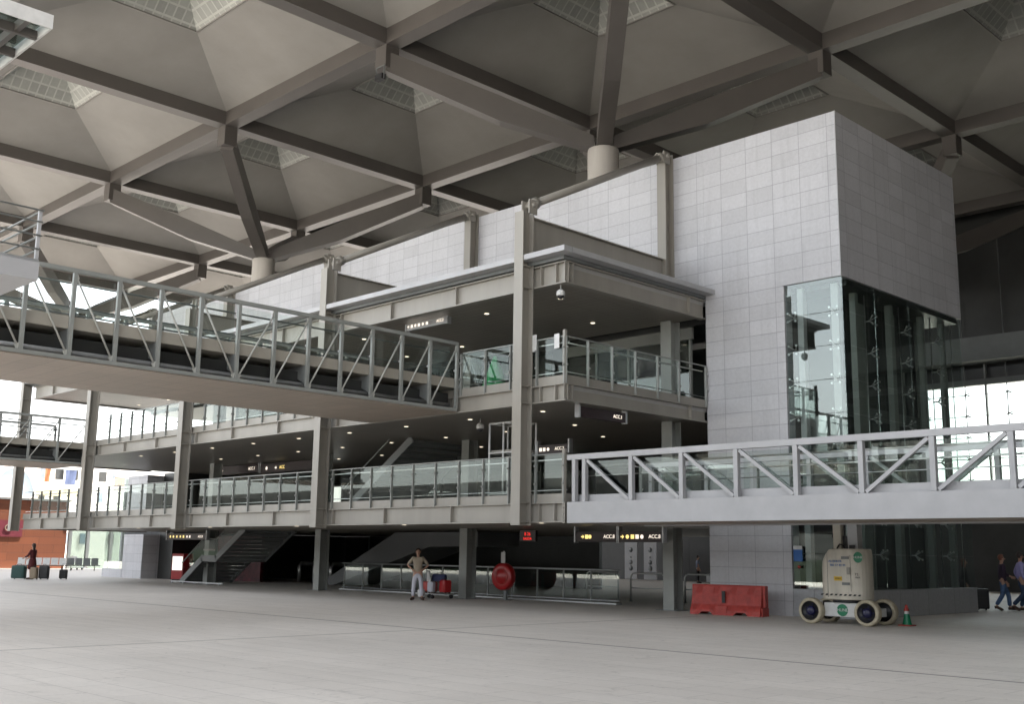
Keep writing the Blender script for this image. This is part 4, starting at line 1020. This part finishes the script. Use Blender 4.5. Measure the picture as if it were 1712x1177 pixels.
m=MB(); m.lathe([(1.6,1.95),(1.55,2.05),(.8,2.4),(.02,2.65)],n=8,smooth=False); obj('canopy',m,'bluetarp',t)

# ------------------------------------------------------------------ people
def skin_mesh(name,V,E_,Rr,sub=1):
    me=bpy.data.meshes.new(name); me.from_pydata([tuple(v) for v in V],E_,[])
    o=bpy.data.objects.new(name,me); COL.objects.link(o)
    o.modifiers.new('s','SKIN'); o.modifiers['s'].use_smooth_shade=True
    for i,r in enumerate(Rr):
        d=me.skin_vertices[0].data[i]; d.radius=(r,r) if not isinstance(r,tuple) else r; d.use_root=(i==0)
    o.modifiers.new('u','SUBSURF').levels=sub
    dg=bpy.context.evaluated_depsgraph_get(); out=bpy.data.meshes.new_from_object(o.evaluated_get(dg)); bpy.data.objects.remove(o)
    out.name=name; out.materials.clear()
    for p in out.polygons: p.use_smooth=True
    return out
def person(label,loc,rz,pose,top,bottom,hair,shoes='shoe',scale=1.0,skirt=False,sleeve=1.0,long_hair=False):
    """pose: joint name -> offset override. local frame: facing -Y, x to the figure's left"""
    J={'pelvis':(0,0,.95),'waist':(0,0,1.08),'chest':(0,.0,1.30),'neck':(0,.01,1.48),'head0':(0,-.01,1.56),'head1':(0,-.015,1.64),'head2':(0,-.005,1.72),
       'shL':(.17,0,1.42),'shR':(-.17,0,1.42),'elL':(.24,.03,1.14),'elR':(-.24,.03,1.14),'wrL':(.24,-.06,.90),'wrR':(-.24,-.06,.90),
       'hipL':(.09,0,.90),'hipR':(-.09,0,.90),'knL':(.10,-.01,.50),'knR':(-.10,-.01,.50),'anL':(.10,.02,.09),'anR':(-.10,.02,.09),'toL':(.12,-.14,.04),'toR':(-.12,-.14,.04)}
    J.update(pose); J={k:Vector(v) for k,v in J.items()}
    t=thing('person',label,'person',loc,rz); t.scale=(scale,)*3
    names=['pelvis','waist','chest','neck','head0','head1','head2','shL','elL','wrL','shR','elR','wrR','hipL','knL','anL','toL','hipR','knR','anR','toR']
    rad=dict(pelvis=.115,waist=.105,chest=.125,neck=.048,head0=.062,head1=.088,head2=.075,shL=.055,shR=.055,elL=.040,elR=.040,wrL=.026,wrR=.026,hipL=.085,hipR=.085,knL=.055,knR=.055,anL=.036,anR=.036,toL=.03,toR=.03)
    V=[J[n_] for n_ in names]; Rr=[rad[n_] for n_ in names]; ix={n_:i for i,n_ in enumerate(names)}
    E_=[('pelvis','waist'),('waist','chest'),('chest','neck'),('neck','head0'),('head0','head1'),('head1','head2'),('chest','shL'),('shL','elL'),('elL','wrL'),('chest','shR'),('shR','elR'),('elR','wrR'),('pelvis','hipL'),('hipL','knL'),('knL','anL'),('anL','toL'),('pelvis','hipR'),('hipR','knR'),('knR','anR'),('anR','toR')]
    E_=[(ix[a],ix[b]) for a,b in E_]
    # hands: palm, four unequal bent fingers and a side thumb
    for s,S_ in (('L',1),('R',-1)):
        w_=J['wr'+s]; e=J['el'+s]; d=(w_-e).normalized(); side=d.cross(Vector((S_,0,0)));
        if side.length<.1: side=Vector((0,-1,0))
        side.normalize(); curl=d.cross(side)*S_
        pi=len(V); V.append(w_+d*.05); Rr.append(.030); E_.append((ix['wr'+s],pi)); pk=len(V); V.append(w_+d*.085); Rr.append(.030); E_.append((pi,pk))
        for k,(o_,l_) in enumerate(((-.027,.062),(-.009,.074),(.009,.070),(.027,.055))):
            a=len(V); V.append(w_+d*.10+side*o_); Rr.append(.010); E_.append((pk,a))
            V.append(w_+d*(.10+l_*.55)+side*o_*1.15-curl*.008); Rr.append(.009); E_.append((a,a+1))
            V.append(w_+d*(.10+l_*.9)+side*o_*1.2-curl*.03); Rr.append(.008); E_.append((a+1,a+2))
        a=len(V); V.append(w_+d*.055-side*.045); Rr.append(.011); E_.append((pi,a)); V.append(w_+d*.095-side*.055-curl*.015); Rr.append(.009); E_.append((a,a+1))
    body=link('body',skin_mesh('body',V,E_,Rr,1),'skin',t)
    hc=J['head1']+Vector((0,0,.02)); 
    # face
    f=MB(); f.sphere(J['head1']+Vector((0,-.092,-.015)),(.014,.02,.022),8,6); f.sphere(J['head1']+Vector((.088,0,-.01)),(.012,.02,.03),6,5); f.sphere(J['head1']+Vector((-.088,0,-.01)),(.012,.02,.03),6,5); 
    me=f.mesh('nose_and_ears'); link('nose_and_ears',me,'skin',t)
    for sx in (-.032,.032):
        f=MB(); f.sphere(J['head1']+Vector((sx,-.082,.012)),(.012,.008,.007),6,5); obj('eye',f,'black',t)
    f=MB(); f.sphere(J['head1']+Vector((0,-.078,-.055)),(.024,.008,.006),8,5); obj('mouth',f,'maroon',t)
    # hair cap
    h=MB(); h.sphere(hc+Vector((0,.018,.018)),(.100,.105,.105),14,10)
    if long_hair: h.sphere(hc+Vector((0,.05,-.10)),(.085,.06,.14),12,8)
    hm=h.mesh('hair'); bm=bmesh.new(); bm.from_mesh(hm)
    fr_=[v for v in bm.verts if v.co.y<hc.y-.035 and v.co.z<hc.z+.055]
    bmesh.ops.delete(bm,geom=fr_,context='VERTS'); bm.to_mesh(hm); bm.free(); link('hair',hm,hair,t)
    # shirt
    sj=['pelvis','waist','chest','neck2','shL','elL','shR','elR']; 
    VV=[J['pelvis']-Vector((0,0,.03)),J['waist'],J['chest'],J['neck']-Vector((0,0,.045))]; RR=[.150,.140,.155,.072]
    EE=[(0,1),(1,2),(2,3)]
    for s in 'LR':
        a=len(VV); VV+= [J['sh'+s],J['sh'+s].lerp(J['el'+s],sleeve if sleeve<1 else 1)]; RR+=[.075,.060]; EE+=[(2,a),(a,a+1)]
        if sleeve>=1: VV.append(J['el'+s].lerp(J['wr'+s],.9)); RR.append(.045); EE.append((a+1,a+2))
    link('shirt',skin_mesh('shirt',VV,EE,RR,1),top,t)
    if skirt:
        m=MB(); m.lathe([(.15,1.02),(.18,.9),(.20,.7),(.21,.50),(.20,.50),(.17,.9)],n=18); obj('skirt',m,bottom,t)
    else:
        VV=[J['pelvis']+Vector((0,0,.03)),J['pelvis']-Vector((0,0,.04))]; RR=[.132,.125]; EE=[(0,1)]
        for s in 'LR':
            a=len(VV); VV+=[J['hip'+s]-Vector((0,0,.05)),J['kn'+s],J['an'+s]+Vector((0,.0,.03))]; RR+=[.102,.078,.068]; EE+=[(1,a),(a,a+1),(a+1,a+2)]
        link('trousers',skin_mesh('trousers',VV,EE,RR,1),bottom,t)
    for s in 'LR':
        m=MB(); a=J['an'+s]; b=J['to'+s]; d=(b-a); d.z=0; d.normalize()
        m.tube([a-d*.05+Vector((0,0,-.035)),a+d*.03+Vector((0,0,-.03)),b+d*.02+Vector((0,0,0)),b+d*.07-Vector((0,0,.005))],[.045,.052,.045,.02],10); obj('shoe',m,shoes,t)
    return t
YW_=lambda a:R(a)
person('man in beige shirt and pale trousers standing hands on hips by a loaded trolley',(-31.28,26.26,0),R(48),
   {'elL':(.36,.08,1.18),'wrL':(.19,-.04,1.04),'elR':(-.36,.08,1.18),'wrR':(-.19,-.04,1.04),'hipL':(.10,0,.9),'anL':(.17,.02,.09),'anR':(-.14,.02,.09),'toL':(.22,-.12,.04),'toR':(-.19,-.12,.04),'knL':(.13,0,.5),'knR':(-.12,0,.5)},'beige','khaki','hair',sleeve=.9,scale=1.05)
person('woman in a long maroon coat standing among suitcases at the left, facing left',(-59.95,23.75,0),R(-60),
   {'elL':(.24,-.10,1.16),'wrL':(.18,-.34,1.08),'elR':(-.24,-.10,1.16),'wrR':(-.18,-.34,1.05)},'maroon_cloth','maroon_cloth','hair',skirt=True,long_hair=True,scale=1.06)
person('red haired woman in dark top and blue jeans walking away at the right edge',(-15.72,39.8,0),R(125),
   {'knL':(.1,-.18,.5),'anL':(.1,-.20,.10),'toL':(.11,-.36,.06),'knR':(-.1,.04,.5),'anR':(-.1,.26,.14),'toR':(-.11,.12,.04),'elL':(.26,-.12,1.16),'wrL':(.12,-.28,1.08)},'plum','denim','hair_red',long_hair=False,scale=1.09)
person('man in lilac shirt and dark jeans walking at the far right edge',(-15.25,40.25,0),R(125),
   {'knL':(.1,-.10,.5),'anL':(.1,.02,.09),'knR':(-.1,-.02,.5),'anR':(-.1,.30,.15),'toR':(-.11,.16,.04),'elL':(.28,.10,1.16),'wrL':(.26,-.02,.92)},'lilac','denim_d','hair',scale=1.14)
person('woman in a black skirt half hidden behind the end of the granite plinth',(-16.75,39.1,0),R(110),
   {'knR':(-.1,-.15,.5),'anR':(-.1,-.22,.10),'toR':(-.1,-.36,.05),'knL':(.1,.06,.5),'anL':(.1,.24,.14),'toL':(.1,.10,.04)},'blackcloth','blackcloth','hair_red','black',skirt=True,long_hair=True)
person('man in grey blue shirt and dark trousers seen from behind deep in the hall',(-43.2,60.0,0),R(140),{},'greyshirt','blackcloth','hair',sleeve=.8)
suitcase('small pale bag on the hall floor right of the distant man',-42.4,60.2,0,.4,.3,.62,'gal',False,'bag','shopping_bag')

# unseen low dark offices, added behind the camera to darken glass reflections
t=thing('unseen_dark_offices','unseen low dark office range added behind the camera to darken reflections in the glass','building')
m=MB(); m.box((-230,-90,0),(120,-76,13)); obj('wall',m,'darkwall',t)
for k in range(34):
    m=MB(); m.box((-228+k*10,-75.99,1),(-220+k*10,-75.9,12)); obj('window',m,'dark',t)
m=MB(); m.box((-150,-75.9,0),(-140,20,9)); obj('side_wing',m,'darkwall',t)
# floodlight on the strut head
t=thing('floodlight','small black floodlight bracketed to the strut head at the top centre','floodlight',(-33.0,25.0,20.3))
m=MB(); m.box((-.22,-.1,-.12),(.22,.1,.12)); obj('lamp_body',m,'black',t); m=MB(); m.box((-.26,-.02,-.1),(-.23,.02,.45)); m.box((.23,-.02,-.1),(.26,.02,.45)); m.box((-.26,-.02,.44),(.26,.02,.48)); obj('bracket',m,'steel_dark',t)

# unseen foliage row added to dim the glass reflection, and odds and ends
t=thing('added_hedge','unseen long row of dark green foliage added to dim bright ground mirrored in the glass','added_hedge'); m=MB(); rr=random.Random(5); nx=160; vs=[]
prof=[(-.9,0),(-1.0,.7),(-.8,1.45),(0,1.6),(.8,1.45),(1.0,.7),(.9,0)]
for i in range(nx+1):
    for y,z in prof: vs.append((-150+i*1.05+rr.uniform(-.2,.2),-14+y+rr.uniform(-.15,.15),max(0,z+rr.uniform(-.12,.12)) if z else 0))
k=len(prof); m.add(vs,[(i*k+j,i*k+j+1,(i+1)*k+j+1,(i+1)*k+j) for i in range(nx) for j in range(k-1)]); obj('foliage',m,plain('hedge_leaves',(.018,.028,.016),.8,var=.5,scale=8,bump=.5),t)
t=thing('mural_wall','dark red figured wall panel behind the foot of the ground staircase','wall panel')
m=MB(); m.box((-57.6,33.0,.0),(-52.5,33.2,2.45)); obj('backing',m,plain('dark_red_figured',(.10,.012,.018),.6,var=.9,scale=2.5),t)
t=thing('vending_machine','red and white vending machine left of the ground staircase','machine',(-56.6,30.6,0),R(15))
m=MB(); m.box((-.45,-.35,.06),(.45,.35,1.45)); obj('cabinet',m,'redgloss',t,bevel=.02)
m=MB(); m.box((-.38,-.365,.55),(.38,-.352,1.30)); obj('display_front',m,'sign_panel',t)
m=MB(); m.box((-.40,-.3,0),(.40,.3,.055)); obj('plinth',m,'black',t)
t=thing('information_panel','small blue notice with a red dot at the left edge of the lower glass','notice')
m=MB(); m.box((-17.72,29.44,1.60),(-17.42,29.455,1.98)); obj('sheet',m,'bluetarp',t); m=MB(); m.box((-17.72,29.43,1.95),(-17.42,29.439,2.06)); obj('header_strip',m,'white',t)
m=MB(); m.lathe([(.001,29.44),(.05,29.44),(.05,29.455)],(-17.55,0,1.44),'y',14); obj('dot',m,'red',t)
